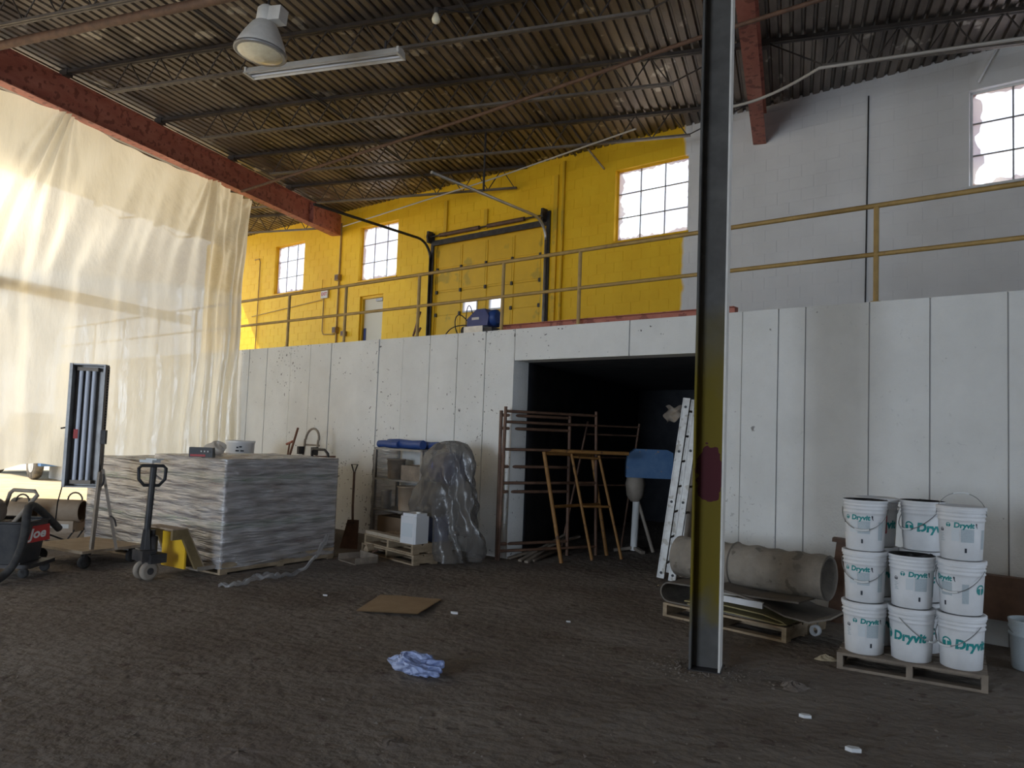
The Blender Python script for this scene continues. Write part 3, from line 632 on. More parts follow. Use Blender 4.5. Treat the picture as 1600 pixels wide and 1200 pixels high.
# --- shrink-wrapped loads
AX = math.atan2(-.24, .97)
C0 = Vector((-5.60, 6.74, 0)); E1 = Vector((.2402, .9707, 0)); E2 = Vector((-.9707, .2402, 0))
def wrapped(label, plabel, base, w, d, top, seed):
    make_pallet(plabel, base, AX, w, d, .13, 6)
    t = thing('wrapped_load', label, 'load', base + Vector((0, 0, .13)), AX, 'shrink-wrapped pallet loads'); rnd = random.Random(seed); H = top - .13; n = 13; z = 0
    for i in range(n):
        hh = H / n; q = rnd.uniform(.02, .05); green = i in (4, 10)
        piece('board_layer', 'strap_green' if green else ('carton_red' if i % 2 else 'carton_grey'), t, q, w - q, q, d - q, z + .003, z + hh - .004); z += hh
    cx, cy = w / 2, d / 2
    def side(s, v):
        per = 2 * (w + d); a = s * per
        if a < w: x, y, nx, ny = a, 0, 0, -1
        elif a < w + d: x, y, nx, ny = w, a - w, 1, 0
        elif a < 2 * w + d: x, y, nx, ny = w - (a - w - d), d, 0, 1
        else: x, y, nx, ny = 0, d - (a - 2 * w - d), -1, 0
        zz = -.07 + (H + .08) * v
        o = .006 + .006 * math.sin(zz * 60 + a * 3 + seed) + .006 * math.sin(zz * 37 - a * 5) + .005 * math.sin(a * 17 + zz * 9)
        if min(x, w - x) < .02 and min(y, d - y) < .02: o = .004
        return Vector((x + nx * o, y + ny * o, zz))
    def lid(s, v):
        e = min(s, 1 - s, v, 1 - v); return Vector((w * s, d * v, H + .012 + (.012 * math.sin(s * 14 + seed) * math.sin(v * 11) + .01 * math.sin(s * 31 + v * 9)) * min(1, e * 12)))
    MB().grid(side, 240, 70).build('wrap_film', 'wrap', t); MB().grid(lid, 40, 40).build('top_film', 'wrap', t)
    return t
wl1 = wrapped('shrink-wrapped load of stacked boards with bluish sheen, right one in front', 'pallet under the right shrink-wrapped load beside the pallet jack', C0 + E2 * 1.30, 1.30, 1.60, 1.20, 3)
wrapped('shrink-wrapped load behind the pallet jack handle, left and lower one', 'pallet under the left shrink-wrapped load behind the cart', C0 + E2 * 2.70, 1.36, 1.60, 1.11, 8)
# torn tail of film trailing onto the floor
inv = (Matrix.Translation(C0 + E2 * 1.30 + Vector((0, 0, .13))) @ Rz(AX)).inverted()
pth = [inv @ p for p in [RD(512, 838, 8.32), RD(505, 850, 8.15), RD(492, 872, 7.95), G(470, 893, .03), G(445, 899, .03), G(425, 900, .05), G(408, 899, .06), G(385, 909, .03), G(362, 914, .02), G(342, 915, .015)]]
wid = [.05, .06, .06, .06, .06, .13, .19, .10, .06, .03]
def tail(s, v):
    f = s * (len(pth) - 1); i = min(int(f), len(pth) - 2); k = f - i; p = pth[i].lerp(pth[i + 1], k); w_ = wid[i] + (wid[i + 1] - wid[i]) * k
    return p + Vector((0, (v - .5) * w_, .02 * math.sin(v * 9 + s * 20) + .015 * math.sin(s * 60)))
MB().grid(tail, 70, 8).build('loose_film', 'thin_bag', wl1)
# small things on the loads
sc_ = thing('scale_display', 'black digital display with a red strip standing on the wrapped load', 'display', RD(313, 718, 8.35) , math.radians(22)); sc_.location.z = 1.215
MB().prism([(0, 0), (.10, 0), (.07, .105), (.0, .105)], (0, 1, 0), (0, 0, 1), (-.125, 0, 0), (.25, 0, 0)).build('casing', 'black_plastic', sc_)
MB().box(-.11, .05, -.004, 0, .008, .03).build('red_strip', 'red_label', sc_); MB().box(-.02, .1, -.004, 0, .05, .078).build('screen', 'dark_steel', sc_)
MB().box(0, .012, -.007, -.004, .055, .072).box(.035, .047, -.007, -.004, .055, .072).box(.07, .082, -.007, -.004, .055, .072).build('digits', 'lamp_white', sc_)
gp = RD(235, 712, 8.6); gl = tag(MB().box(-.09, .09, -.06, .06, 0, .03).box(-.03, .12, -.03, .07, .03, .045).build('paper_pad', 'label_pale'), 'pale paper pad lying on the left wrapped load', 'pad'); gl.location = (gp.x, gp.y, 1.125)
bp_ = RD(338, 700, 9.2); rb_ = random.Random(4)
def crumple(s, v, r=.13, h=.17, seed=0):
    a = s * 2 * math.pi; q = math.sin(v * math.pi); k = 1 + .28 * math.sin(a * 3 + v * 5 + seed) + .18 * math.sin(a * 7 + v * 11 + seed * 2)
    return Vector((r * q * k * math.cos(a), r * q * k * math.sin(a) * .8, h * (1 - math.cos(v * math.pi)) / 2 * (1 + .15 * math.sin(a * 2))))
bgx = tag(MB().grid(lambda s, v: crumple(s, v, .11, .15, 1), 32, 16).build('plastic_bag', 'thin_bag'), 'clear crumpled plastic bag on the wrapped load behind the black display', 'bag'); bgx.location = (bp_.x, bp_.y, 1.205)

# --- pallet jack
PJ = Vector((-6.06, 6.20, 0)); pj = thing('pallet_jack', 'yellow pallet jack with black loop handle in front of the wrapped load', 'pallet jack', PJ, AX)
for x in (-.21, .09):
    MB().box(x, x + .15, .42, 1.5, .06, .10).build('fork', 'dust_metal', pj)
for x in (-.24, .20):
    MB().prism([(.12, .40), (.12, .50), (.28, .50), (.50, .08), (.40, .08), (.24, .40)], (0, 1, 0), (0, 0, 1), (x, 0, 0), (.035, 0, 0)).build('side_plate', 'olive_paint', pj)
MB().box(-.2, .2, .29, .31, .09, .44).build('back_plate', 'yellow_dull', pj)
MB().box(-.24, .235, .12, .28, .495, .51).prism([(.28, .505), (.29, .505), (.515, .08), (.50, .08)], (0, 1, 0), (0, 0, 1), (-.24, 0, 0), (.475, 0, 0)).build('top_plate', 'tan_paint', pj)
MB().lathe([(.055, .18), (.055, .42), (.03, .43), (.03, .49)], 16, Matrix.Translation((0, .05, 0))).box(-.13, .13, -.03, .14, .17, .26).box(-.09, .09, -.1, .05, .20, .30).build('pump_unit', 'dark_steel', pj)
for x in (-.085, .03):
    wh = MB().lathe([(.07, 0), (.092, .008), (.092, .047), (.07, .055)], 22, Matrix.Translation((x, 0, .092)) @ Matrix.Rotation(math.pi / 2, 4, 'Y')).build('steer_wheel', 'dust_metal', pj)
    MB().lathe([(.035, -.004), (.035, .059)], 14, Matrix.Translation((x, 0, .092)) @ Matrix.Rotation(math.pi / 2, 4, 'Y')).build('hub', 'dark_steel', wh)
MB().tube([(-.09, 0, .092), (.09, 0, .092)], .015).box(-.02, .02, -.03, .03, .092, .2).build('axle', 'dark_steel', pj)
hr = Rz(-AX).to_3x3() @ Vector((.72, .69, 0)); hb_ = Rz(-AX).to_3x3() @ Vector((-.69, .72, 0))
ht = Vector((0, -.02, .28)); hp = ht + hr * .02 + Vector((0, 0, .62))
MB().tube([ht, hp + Vector((0, 0, .22)) + hr * .01], .032, 10).build('tiller', 'black_plastic', pj)
loop = [(-.125, .26), (-.10, .285), (.10, .285), (.125, .26), (.12, .15), (.07, .09), (-.07, .09), (-.12, .15)]
MB().tube([hp + hr * a + Vector((0, 0, b - .05)) for a, b in loop], .017, 8, True).build('loop_handle', 'black', pj)
MB().tube([hp + hr * .02 + Vector((0, 0, .16)), hp + hr * .06 + Vector((0, 0, .12)), hp + hr * .09 + Vector((0, 0, .10))], .007).build('release_lever', 'grey_steel', pj)
MB().prism([(-.05, 0), (.05, 0), (.03, .22), (-.03, .22)], hr, (0, 0, 1), ht - hb_ * .03, hb_ * .06).build('tiller_yoke', 'black_plastic', pj)

# --- work light on a caster cart
ca = thing('light_cart', 'wooden caster cart carrying the upright fluorescent work light', 'cart', (-7.36, 6.66, 0), math.radians(-8))
MB().box(-.46, .46, -.36, .36, .165, .195).build('platform', 'plywood', ca)
for x, y in ((-.38, -.28), (.38, -.28), (-.38, .28), (.38, .28)):
    w_ = MB().lathe([(.05, 0), (.068, .006), (.068, .034), (.05, .04)], 18, Matrix.Translation((x - .02, y, .068)) @ Matrix.Rotation(math.pi / 2, 4, 'Y')).build('caster', 'rubber', ca)
    MB().box(x - .03, x - .022, y - .02, y + .02, .06, .165).box(x + .022, x + .03, y - .02, y + .02, .06, .165).build('fork', 'dark_steel', w_)
MB().bar((.40, -.22, .195), (.46, -.22, 1.02), .035, .035).bar((.62 - .05, -.05, .195), (.47, -.2, 1.05), .03, .03).build('a_frame', 'dust_metal', ca)
MB().tube(bez((.47, -.22, .88), (.56, -.24, .85), (.56, -.24, .98), (.54, -.24, 1.0)), .011).tube(bez((.52, -.12, .55), (.62, -.12, .55), (.62, -.12, .48), (.64, -.12, .45)), .009).build('hook', 'dark_steel', ca)
wlx = RD(133, 667, 8.38); wk = thing('work_light', 'tall upright fluorescent work light in grey metal tray with three tubes', 'work light', (wlx.x, wlx.y, .845), math.radians(31))
HH = 1.33
MB().box(-.17, .17, .10, .112, 0, HH).box(-.17, -.155, -.02, .11, 0, HH).box(.155, .17, -.02, .11, 0, HH).box(-.17, .17, -.02, .11, 0, .015).box(-.17, .17, -.02, .11, HH - .015, HH).box(-.185, -.155, -.03, -.02, 0, HH).box(.155, .172, -.03, -.02, 0, HH).build('tray', 'grey_steel', wk)
for x in (-.09, -.025, .04): MB().tube([(x, .05, .06), (x, .05, HH - .07)], .02, 10).build('tube', 'tube_glass', wk)
for zz in (.035, HH - .075): MB().box(-.13, .08, .03, .09, zz, zz + .04).build('lamp_holder', 'dust_metal', wk)
MB().box(-.118, -.075, .018, .024, .52, .62).build('red_sticker', 'red_label', wk)
pa = MB().box(.174, .178, -.02, .03, .25, HH - .02).box(.178, .2, .026, .03, .25, HH - .02).build('perforated_angle', 'dust_metal', wk)
hm = MB().lathe([(.007, 0), (.007, .004)], 8, Matrix.Rotation(-math.pi / 2, 4, 'X') @ Matrix.Identity(4)).mesh('slot'); hm.materials.append(MATS['black'])
for k in range(34):
    o = obj('slot', hm, None, pa); o.location = (.189, .022, .28 + k * .03)
MB().box(.165, .215, -.03, .04, .47, .62).build('clamp', 'dark_steel', wk); MB().bar((.185, .03, -.03), (.185, .03, .6), .03, .02).build('upright', 'dust_metal', wk)
MB().tube([(-.17, .02, .64), (-.24, .0, .625)], .008).build('bolt', 'dark_steel', wk)
MB().tube([RD(104, 732, 8.7) - Vector((0, 0, 0)), RD(97, 760, 8.7), RD(90, 785, 8.75), RD(87, 812, 8.9)], .007).build('power_cable', 'black')
pc = bpy.data.objects['power_cable']; tag(pc, 'thin black power cable hanging beside the upright work light', 'cable')

# --- torpedo heaters
def heater(label, loc, rz, L=.80):
    t = thing('torpedo_heater', label, 'heater', loc, rz, 'torpedo heaters')
    MB().lathe([(.135, 0), (.14, .01), (.14, L), (.125, L + .01)], 24, Matrix.Translation((0, 0, .42)) @ Matrix.Rotation(math.pi / 2, 4, 'Y'), cap1=False).build('barrel', 'tan_paint', t)
    MB().lathe([(.12, -.09), (.145, -.07), (.145, 0)], 24, Matrix.Translation((0, 0, .42)) @ Matrix.Rotation(math.pi / 2, 4, 'Y')).build('fan_guard', 'black_plastic', t)
    MB().box(.05, L - .03, -.14, .14, .17, .31).build('fuel_tank', 'tan_paint', t); MB().box(.45, .7, -.145, -.14, .22, .27).build('label_plate', 'lamp_white', t)
    for y in (-.2, .16): MB().lathe([(.06, 0), (.1, .01), (.1, .035), (.06, .045)], 20, Matrix.Translation((.15, y, .10)) @ Matrix.Rotation(-math.pi / 2, 4, 'X')).build('wheel', 'tan_glove', t)
    MB().tube([(.15, -.2, .1), (.15, .2, .1)], .01).tube([(.1, -.12, .17), (L - .15, -.12, .0), (L - .02, -.12, .2)], .012).tube([(.1, .12, .17), (L - .15, .12, .0), (L - .02, .12, .2)], .012).build('frame', 'dark_steel', t)
    MB().tube(arc((L - .1, 0, .56), .09, 0, math.pi, 8, (1, 0, 0), (0, 0, 1)), .01).build('carry_handle', 'dark_steel', t)
    return t
heater('dusty tan torpedo heater on wheels behind the light cart', (-9.08, 7.18, 0), math.radians(20), .78)
heater('dusty tan torpedo heater mostly cut off at the left edge', (-9.15, 6.75, 0), math.radians(12), .62)

# --- black tub cart with hose at the left edge
vc = thing('tub_cart', 'black plastic tub cart with red lettered panel and tubular handle, left edge', 'cart', (-7.45, 5.71, 0), math.radians(24))
def tub(s, v):
    a = s * 2 * math.pi; c, s_ = math.cos(a), math.sin(a); e = .28
    x = math.copysign(abs(c) ** e, c); y = math.copysign(abs(s_) ** e, s_); k = .84 + .16 * v
    return Vector((x * .36 * k, y * .25 * k, .14 + .40 * v))
MB().grid(tub, 48, 8).box(-.3, .3, -.2, .2, .135, .15).build('tub', 'black_plastic', vc)
MB().tube([tub(i / 32, 1.0) for i in range(32)], .014, 6, True).build('tub_rim', 'black_plastic', vc)
lb = MB().box(-.06, .05, -.003, .003, -.04, .04).build('paper_label', 'label_pale', vc); lb.location = (.02, -.243, .34); lb.rotation_euler.x = math.radians(-6)
sg = MB().box(-.13, .13, -.006, .006, -.08, .08).build('logo_panel', 'red_label', vc); sg.location = (.372, -.06, .42); sg.rotation_euler = (0, math.radians(-4), math.radians(62))
tm = text_mesh('Joe', .13, 'lettering', .25, .004); to = obj('lettering', tm, 'lamp_white', sg); to.rotation_euler = (math.pi / 2, 0, 0); to.location = (0, -.008, .0)
MB().tube([(-.12, .18, .5), (.0, .1, .80), (.06, .05, .835), (.30, -.02, .835), (.34, -.04, .80), (.18, -.16, .52)], .02).build('push_handle', 'dust_metal', vc)
MB().lathe([(.10, 0), (.13, .03), (.13, .30), (.09, .34)], 20, Matrix.Translation((-.34, -.02, .62)) @ Matrix.Rotation(math.pi / 2, 4, 'Y')).box(-.3, .05, -.12, .1, .5, .53).build('motor', 'dust_metal', vc)
MB().box(-.34, .42, -.24, .24, .10, .135).build('chassis', 'dark_steel', vc)
for x, y in ((-.25, -.2), (.33, -.2), (-.25, .2), (.33, .2)): MB().lathe([(.035, 0), (.05, .005), (.05, .03), (.035, .035)], 16, Matrix.Translation((x, y, .05)) @ Matrix.Rotation(-math.pi / 2, 4, 'X')).box(x - .015, x + .015, y, y + .03, .05, .11).build('caster', 'rubber', vc)
cc = RD(10, 800, 9.0)
hs = MB().tube(bez(G(-10, 908, .045), G(26, 896, .05), RD(42, 840, 7.3), RD(41, 808, 7.35), 14) + bez(RD(43, 796, 7.4), RD(49, 782, 7.6), RD(60, 792, 7.95), RD(92, 826, 8.25), 10)[1:], .038, 12).build('vacuum_hose', 'rubber')
tag(hs, 'thick black ribbed hose looping over the tub cart to the floor', 'hose')

# --- behind the loads: barrel on a crate, tools, hand truck
bl_ = RD(375, 700, 12.1); ck = thing('wooden_crate', 'low wooden crate under the white barrel behind the loads', 'crate', (bl_.x, bl_.y, 0), -WA)
for k in range(4): piece('slat', 'crate', ck, -.3, .3, -.3, .3, .02 + k * .19, .02 + k * .19 + .16)
MB().box(-.27, .27, -.27, .27, 0, .80).build('crate_body', 'crate', ck)
ba = thing('white_barrel', 'white plastic barrel with printed mark standing behind the wrapped loads', 'barrel', (bl_.x, bl_.y, .80), math.radians(38))
MB().lathe([(.19, 0), (.20, .01), (.215, .48), (.225, .49), (.225, .52), (.205, .525), (.20, .47)], 28, cap1=False).lathe([(.2, .46), (.01, .46)], 28).build('barrel_body', 'jug_white', ba)
pmk = MB()
for k, (xa, xb, zz) in enumerate(((-.05, -.02, .41), (-.01, .03, .42), (-.06, -.01, .36), (.01, .06, .36), (-.04, .0, .31), (.015, .05, .31))): pmk.box(xa, xb, -.216 - .0, -.206, zz, zz + .022)
pmk.build('printed_mark', 'ink', ba)
def leaning(name, label, pts, r, mat, cat): return tag(MB().tube(pts, r, 8).build(name, mat), label, cat)
leaning('broom_handle', 'long dark wooden stick leaning on the white wall behind the loads', [W(-10.5, 6.7, 0), W(-10.72, 7.3, 1.55)], .018, 'brown_box', 'stick')
th = thing('mallet_handle', 'short rust-red T-handled bar against the white wall', 'handle', W(-10.95, 7.15, 0), -WA)
MB().tube([(0, 0, 0), (.02, .15, 1.30)], .014).build('shaft', 'brown_box', th); MB().tube([(-.06, .15, 1.28), (.1, .15, 1.33)], .02).build('grip', 'red_steel', th)
hk = thing('hand_truck', 'upright hand truck with rounded top loop against the white wall', 'hand truck', W(-10.15, 7.05, 0), -WA)
MB().tube([(-.17, 0, .12), (-.17, .12, 1.38)] + arc((0, .13, 1.38), .17, math.pi, 0, 10, (1, 0, 0), (0, .1, 1)) + [(.17, .12, 1.38), (.17, 0, .12)], .018).build('frame', 'dust_metal', hk)
for zz in (.4, .75, 1.1, 1.28): MB().box(-.17, .17, .03 + .08 * zz, .05 + .08 * zz, zz, zz + .03).build('crossbar', 'dust_metal', hk)
for x in (-.2, .16): MB().box(x, x + .05, .0, .1, 1.15, 1.27).build('grip_block', 'black_plastic', hk)
MB().box(-.2, .2, -.22, .0, .02, .03).build('toe_plate', 'dark_steel', hk)
for x in (-.24, .2): MB().lathe([(.07, 0), (.11, .01), (.11, .04), (.07, .05)], 18, Matrix.Translation((x, .1, .11)) @ Matrix.Rotation(math.pi / 2, 4, 'Y')).build('wheel', 'rubber', hk)
bx_ = thing('site_box', 'rust-brown metal site box with a curved handle behind the load', 'box', W(-9.42, 6.72, 0), -WA)
MB().box(-.42, .16, -.25, .25, 0, 1.02).build('box_body', 'brown_box', bx_); MB().prism([(-.42, 1.02), (.16, 1.02), (.16, 1.17), (.12, 1.17)], (1, 0, 0), (0, 0, 1), (0, -.25, 0), (0, .5, 0)).build('lid', 'brown_box', bx_)
MB().tube([(.22, -.2, 1.1), (.22, -.2, 1.25), (.26, -.2, 1.27), (.50, -.2, 1.27), (.58, -.2, 1.22), (.62, -.2, 1.1)], .018).build('bent_handle', 'dark_steel', bx_)

# --- shelving rack
sh_ = thing('shelf_rack', 'grey metal shelving rack partly wrapped in film beside the white wall', 'shelf', W(-8.56, 7.10, 0), -WA)
SWD, SDP = .98, .46
for x in (0, SWD - .035):
    for y in (0, SDP - .035): piece('post', 'grey_steel', sh_, x, x + .035, y, y + .035, 0, 1.33)
for zz in (.10, .46, .88, 1.30): piece('shelf_board', 'grey_steel', sh_, 0, SWD, 0, SDP, zz, zz + .025)
def film_side(s, v): return Vector((-.012 + .008 * math.sin(v * 40 + s * 4), -.01 + s * (SDP + .02), .05 + 1.24 * v + .01 * math.sin(s * 9)))
MB().grid(film_side, 20, 60).build('wrap_film', 'wrap', sh_)
def on_shelf(x, y, z): return W(-8.56 + x, 7.10 + y, z)
def small_bucket(name, label, p, r, h, mat, cat='bucket'):
    t = thing(name, label, cat, p); MB().lathe([(r * .85, 0), (r * .98, h * .95), (r * 1.05, h * .95), (r * 1.05, h), (r * .9, h), (r * .85, h * .8)], 20, cap1=False).lathe([(r * .85, h * .8), (.005, h * .8)], 20).build('body', mat, t)
    MB().tube(arc((0, 0, h * .85), r * 1.04, 0, math.pi, 12, (1, 0, 0), (0, -.6, -.5)), .004, 5).build('bail', 'wire', t); return t
small_bucket('paint_pail', 'dusty brown pail on the middle shelf of the rack', on_shelf(.25, .2, .905), .13, .27, 'grey_wood')
small_bucket('paint_pail', 'larger grey-brown pail on the lower shelf of the rack', on_shelf(.52, .2, .485), .15, .33, 'tan_paint')
cn = thing('metal_can', 'shiny tin can on the lower shelf beside the rack post', 'can', on_shelf(.14, .14, .485)); MB().lathe([(.07, 0), (.07, .24)], 18).build('body', 'galv', cn); MB().lathe([(.073, .235), (.073, .25), (.05, .25)], 18).build('lid', 'galv', cn)
for (x, w_, h_, zz, lbl, m_) in ((.52, .42, .2, .905, 'dark cardboard box on the middle shelf beside the pail', 'grey_wood'), (.08, .8, .26, .125, 'brown carton on the bottom shelf of the rack', 'crate')):
    o = thing('carton', lbl, 'box', on_shelf(x, .05, zz), -WA); MB().box(0, w_, 0, .34, 0, h_).build('box_body', m_, o); MB().box(0, w_, .165, .175, h_, h_ + .004).build('tape', 'cardboard', o)
for i, (x, L_, r_, yy, w_) in enumerate(((-.02, .42, .05, .1, 'leftmost one'), (.12, .7, .062, .16, 'long middle one'), (.45, .5, .055, .32, 'rear one'))):
    o = thing('blue_roll', 'blue wrapped roll lying on top of the rack, ' + w_, 'roll', on_shelf(x, yy, 1.325 + r_), -WA, 'rolls on the rack')
    MB().tube([(0, 0, 0), (L_ * .3, .0, .008), (L_ * .7, 0, -.002), (L_, 0, .004)], [r_, r_ * 1.02, r_ * .97, r_], 16).build('roll_body', 'blue_plastic', o); MB().lathe([(r_ * .5, -.004), (r_ * .5, .0)], 12, Matrix.Rotation(math.pi / 2, 4, 'Y')).build('core', 'dust_metal', o)

# --- shovel
sv = thing('scoop_shovel', 'D-handled scoop shovel with dark blade leaning against the rack', 'shovel', G(549, 858), math.radians(10))
MB().tube([(.0, .0, .33), (-.03, .05, .55), (-.05, .10, 1.0)], .017).build('shaft', 'brown_steel', sv)
MB().tube([(-.05, .1, .98), (-.095, .105, 1.10), (-.01, .105, 1.10)], .013, 8, True).build('d_handle', 'black_plastic', sv)
def blade(s, v): x = (s - .5) * .24 * (1 - .35 * v); return Vector((x, -.10 + .12 * v + .25 * x * x * -3, .02 + .36 * v))
MB().grid(blade, 12, 10).grid(lambda s, v: blade(s, v) + Vector((0, .006, 0)), 12, 10).build('blade', 'brown_steel', sv)
dp = thing('dust_pan', 'wide grey sheet-metal pan lying on the floor beside the shovel', 'pan', G(541, 879), math.radians(-30))
MB().box(-.20, .22, 0, .30, 0, .012).box(-.20, .22, .29, .30, 0, .10).box(-.20, -.19, 0, .3, 0, .08).box(.21, .22, 0, .3, 0, .08).build('tray', 'grey_wood', dp); MB().tube([(0, .3, .07), (0, .42, .12)], .014).build('handle', 'brown_steel', dp)

# --- stacked pallets with the sheeted machine and the white jug
PA = math.atan2(-.57, 1.04); P0 = Vector((-5.18, 8.88, 0)); PX = Vector((math.cos(PA), math.sin(PA), 0)); PY = Vector((-math.sin(PA), math.cos(PA), 0))
make_pallet('lower of two stacked pallets under the sheeted machine', P0, PA, 1.18, .62, .12, 4)
make_pallet('upper of two stacked pallets under the sheeted machine', P0 + PX * .03 + PY * .02 + Vector((0, 0, .12)), PA, 1.10, .58, .12, 4)
tag(MB().box(-.5, .32, -.05, .05, 0, .04).build('loose_plank', 'tan_glove'), 'pale chipped plank lying along the front of the stacked pallets', 'plank'); o = bpy.data.objects['loose_plank']; o.location = P0 + PX * .52 + PY * .09 + Vector((0, 0, .24)); o.rotation_euler = (0, .0, PA)
tag(MB().prism([(-.06, 0), (0, -.07), (.06, 0), (0, .07)], (1, 0, 0), (0, 0, 1), (0, 0, 0), (0, .09, 0)).build('wood_offcut', 'pallet_wood'), 'small tilted wooden offcut stuck in the stacked pallets', 'offcut'); o = bpy.data.objects['wood_offcut']; o.location = P0 + PX * .28 - PY * .10 + Vector((0, 0, .07)); o.rotation_euler = (0, 0, PA)
MC = P0 + PX * .93 + PY * .60
mc = thing('sheeted_machine', 'machine shrouded in dusty translucent plastic sheet on stacked pallets', 'machine', (MC.x, MC.y, .24), PA)
MB().box(-.28, .14, -.26, -.02, 0, .30).build('base', 'blue_plastic', mc); MB().box(-.14, .12, -.22, -.04, .3, .72).build('stand', 'dark_steel', mc)
MB().lathe([(.10, -.22), (.19, -.18), (.22, 0), (.19, .18), (.10, .22)], 20, Matrix.Translation((.06, 0, .88)) @ Matrix.Rotation(math.pi / 2, 4, 'Y')).build('motor_head', 'machine_blue', mc)
TP = [(-.20, .56), (.0, .56), (.16, .52), (.32, .48), (.50, .45), (.66, .42), (.82, .39), (1.0, .365), (1.12, .32), (1.19, .23), (1.22, .10), (1.225, .01)]
def tarp(s, v):
    f = v * (len(TP) - 1); i = min(int(f), len(TP) - 2); k = f - i; z = TP[i][0] + (TP[i + 1][0] - TP[i][0]) * k; r = TP[i][1] + (TP[i + 1][1] - TP[i][1]) * k
    a = s * 2 * math.pi; low = max(0, 1 - (z + .2) / .9)
    r *= 1 + .08 * max(0, -math.cos(a - .5)) * max(0, 1 - abs(z - .35) / .35) + (.06 + .10 * low) * math.sin(a * 5 + 1.5 * math.sin(z * 3)) + .05 * math.sin(a * 11 + z * 7) + .03 * math.sin(z * 13 + a * 2) + .02 * math.sin(a * 23 + z * 15)
    x = r * math.cos(a) * 1.08 + .02 + .05 * z; y = r * math.sin(a) * .62
    front = max(0, -math.sin(a)) * max(0, 1 - abs(math.cos(a) + .25) / .65)
    z2 = max(z, .30) if front > .02 and z < .30 else z        # sheet lifted at the front above the pallets
    if z2 < .02: z2 = z2 if (math.cos(a) > .35) else .012
    j = .014 * math.sin(a * 6 + z * 13) + .007 * math.sin(a * 15 - z * 23)
    return Vector((x + j, y + j, z2 + .5 * j * (z > .4)))
MB().grid(tarp, 120, 60).build('plastic_shroud', 'tarp', mc)
jp = P0 + PX * 1.0 + PY * .12
jg = thing('white_jug', 'white square plastic jug on the pallets before the sheeted machine', 'jug', (jp.x, jp.y, .24), PA + .15)
def rr(x, y, e): return [(x * (1 - e), -y), (x, -y * (1 - e)), (x, y * (1 - e)), (x * (1 - e), y), (-x * (1 - e), y), (-x, y * (1 - e)), (-x, -y * (1 - e)), (-x * (1 - e), -y)]
MB().prism(rr(.135, .12, .15), (1, 0, 0), (0, 1, 0), (0, 0, 0), (0, 0, .32)).prism(rr(.12, .105, .2), (1, 0, 0), (0, 1, 0), (0, 0, .32), (0, 0, .035)).build('jug_body', 'jug_white', jg)
MB().lathe([(.03, .355), (.03, .372)], 14, Matrix.Translation((.06, 0, 0))).build('cap', 'white_paint', jg); MB().box(-.09, .09, -.122, -.12, .08, .24).build('paper_label', 'label_pale', jg);

# --- alcove: scaffold frames, saw, ladders, rods
def frame_between(name, label, a0, a1, b0, b1, rails, r, mat, group):
    """two legs (foot, head) joined by rails at fractions of their height"""
    t = thing(name, label, 'frame', a0, 0, group); o = Vector(a0); A = [Vector(p) - o for p in (a0, a1, b0, b1)]
    for p, q in ((A[0], A[1]), (A[2], A[3])): MB().tube([p, q], r, 8).build('leg', mat, t)
    for k in rails: MB().tube([A[0].lerp(A[1], k), A[2].lerp(A[3], k)], r * .85, 8).build('rail', mat, t)
    return t
sf = 'scaffold frames in the alcove'
def up(p, x, y, z): return Vector((p.x + x, p.y + y, z))
g1 = W(-6.54, 7.48); frame_between('scaffold_frame', 'dark brown scaffold frame standing at the white corner of the alcove', g1, up(g1, -.02, .03, 1.88), Vector((-2.78, 10.1, 0)), Vector((-2.80, 10.1, 1.88)), (.10, .45, .62, .88, .97), .024, 'brown_steel', sf)
g2 = W(-6.46, 7.42); frame_between('scaffold_frame', 'taller dark brown scaffold frame beside the first at the alcove corner', g2, up(g2, .02, .02, 1.93), Vector((-2.45, 10.35, 0)), Vector((-2.5, 10.35, 1.93)), (.06, .5, .72, .9, .97), .022, 'brown_steel', sf)
g3 = Vector((-2.75, 10.6, 0)); frame_between('scaffold_frame', 'thin slanting brown frame deeper in the alcove behind the others', up(g3, -.25, 0, 0), up(g3, .05, .1, 1.8), up(g3, .45, .7, 0), up(g3, .65, .8, 1.8), (.5, .72, .9, .97), .016, 'brown_steel', sf)
o1 = G(877, 880); o2 = G(948, 868); frame_between('scaffold_frame', 'orange scaffold frame leaning at the front of the alcove, left one', o1, RD(850, 706, o1.dot(FW) - .1 + .25), o2, RD(925, 709, o2.dot(FW) + .05), (.5, .985), .026, 'orange_steel', sf)
o3 = G(925, 876); o4 = G(971, 874); frame_between('scaffold_frame', 'orange scaffold frame leaning behind the other orange one, right one', o3, RD(893, 709, o3.dot(FW) + .2), o4, RD(936, 712, o4.dot(FW) + .2), (.5, .97), .02, 'orange_steel', sf)
pipe('loose_rail', 'orange tube resting across the two orange scaffold frames', [RD(848, 704, 10.15), RD(982, 709, 10.45)], .026, 'orange_steel', 'tube')
for i, (a, b) in enumerate((((795, 874), (905, 838)), ((812, 878), (885, 835)), ((822, 880), (880, 842)), ((832, 878), (892, 850)))):
    p, q = G(*a), RD(b[0], b[1], 10.6 + i * .1); w_ = ('longest and lowest', 'second', 'third', 'shortest')[i]
    tag(MB().bar(p + Vector((0, 0, .015)), q, .05, .025).build('timber_lath', 'grey_wood'), 'grey timber lath in the heap on the alcove floor, %s' % w_, 'lath', 'laths in the alcove')
sp = G(990, 862); sw = thing('band_saw', 'old shop machine with dented blue hood on white pedestal in the alcove', 'machine', (sp.x, sp.y, 0), math.radians(14))
MB().prism([(-.14, .0), (.50, 0), (.50, .36), (.42, .40), (-.02, .40), (-.12, .32), (-.14, .2)], (1, 0, 0), (0, 0, 1), (0, -.16, 1.04), (0, .34, 0)).build('hood', 'blue_paint', sw)
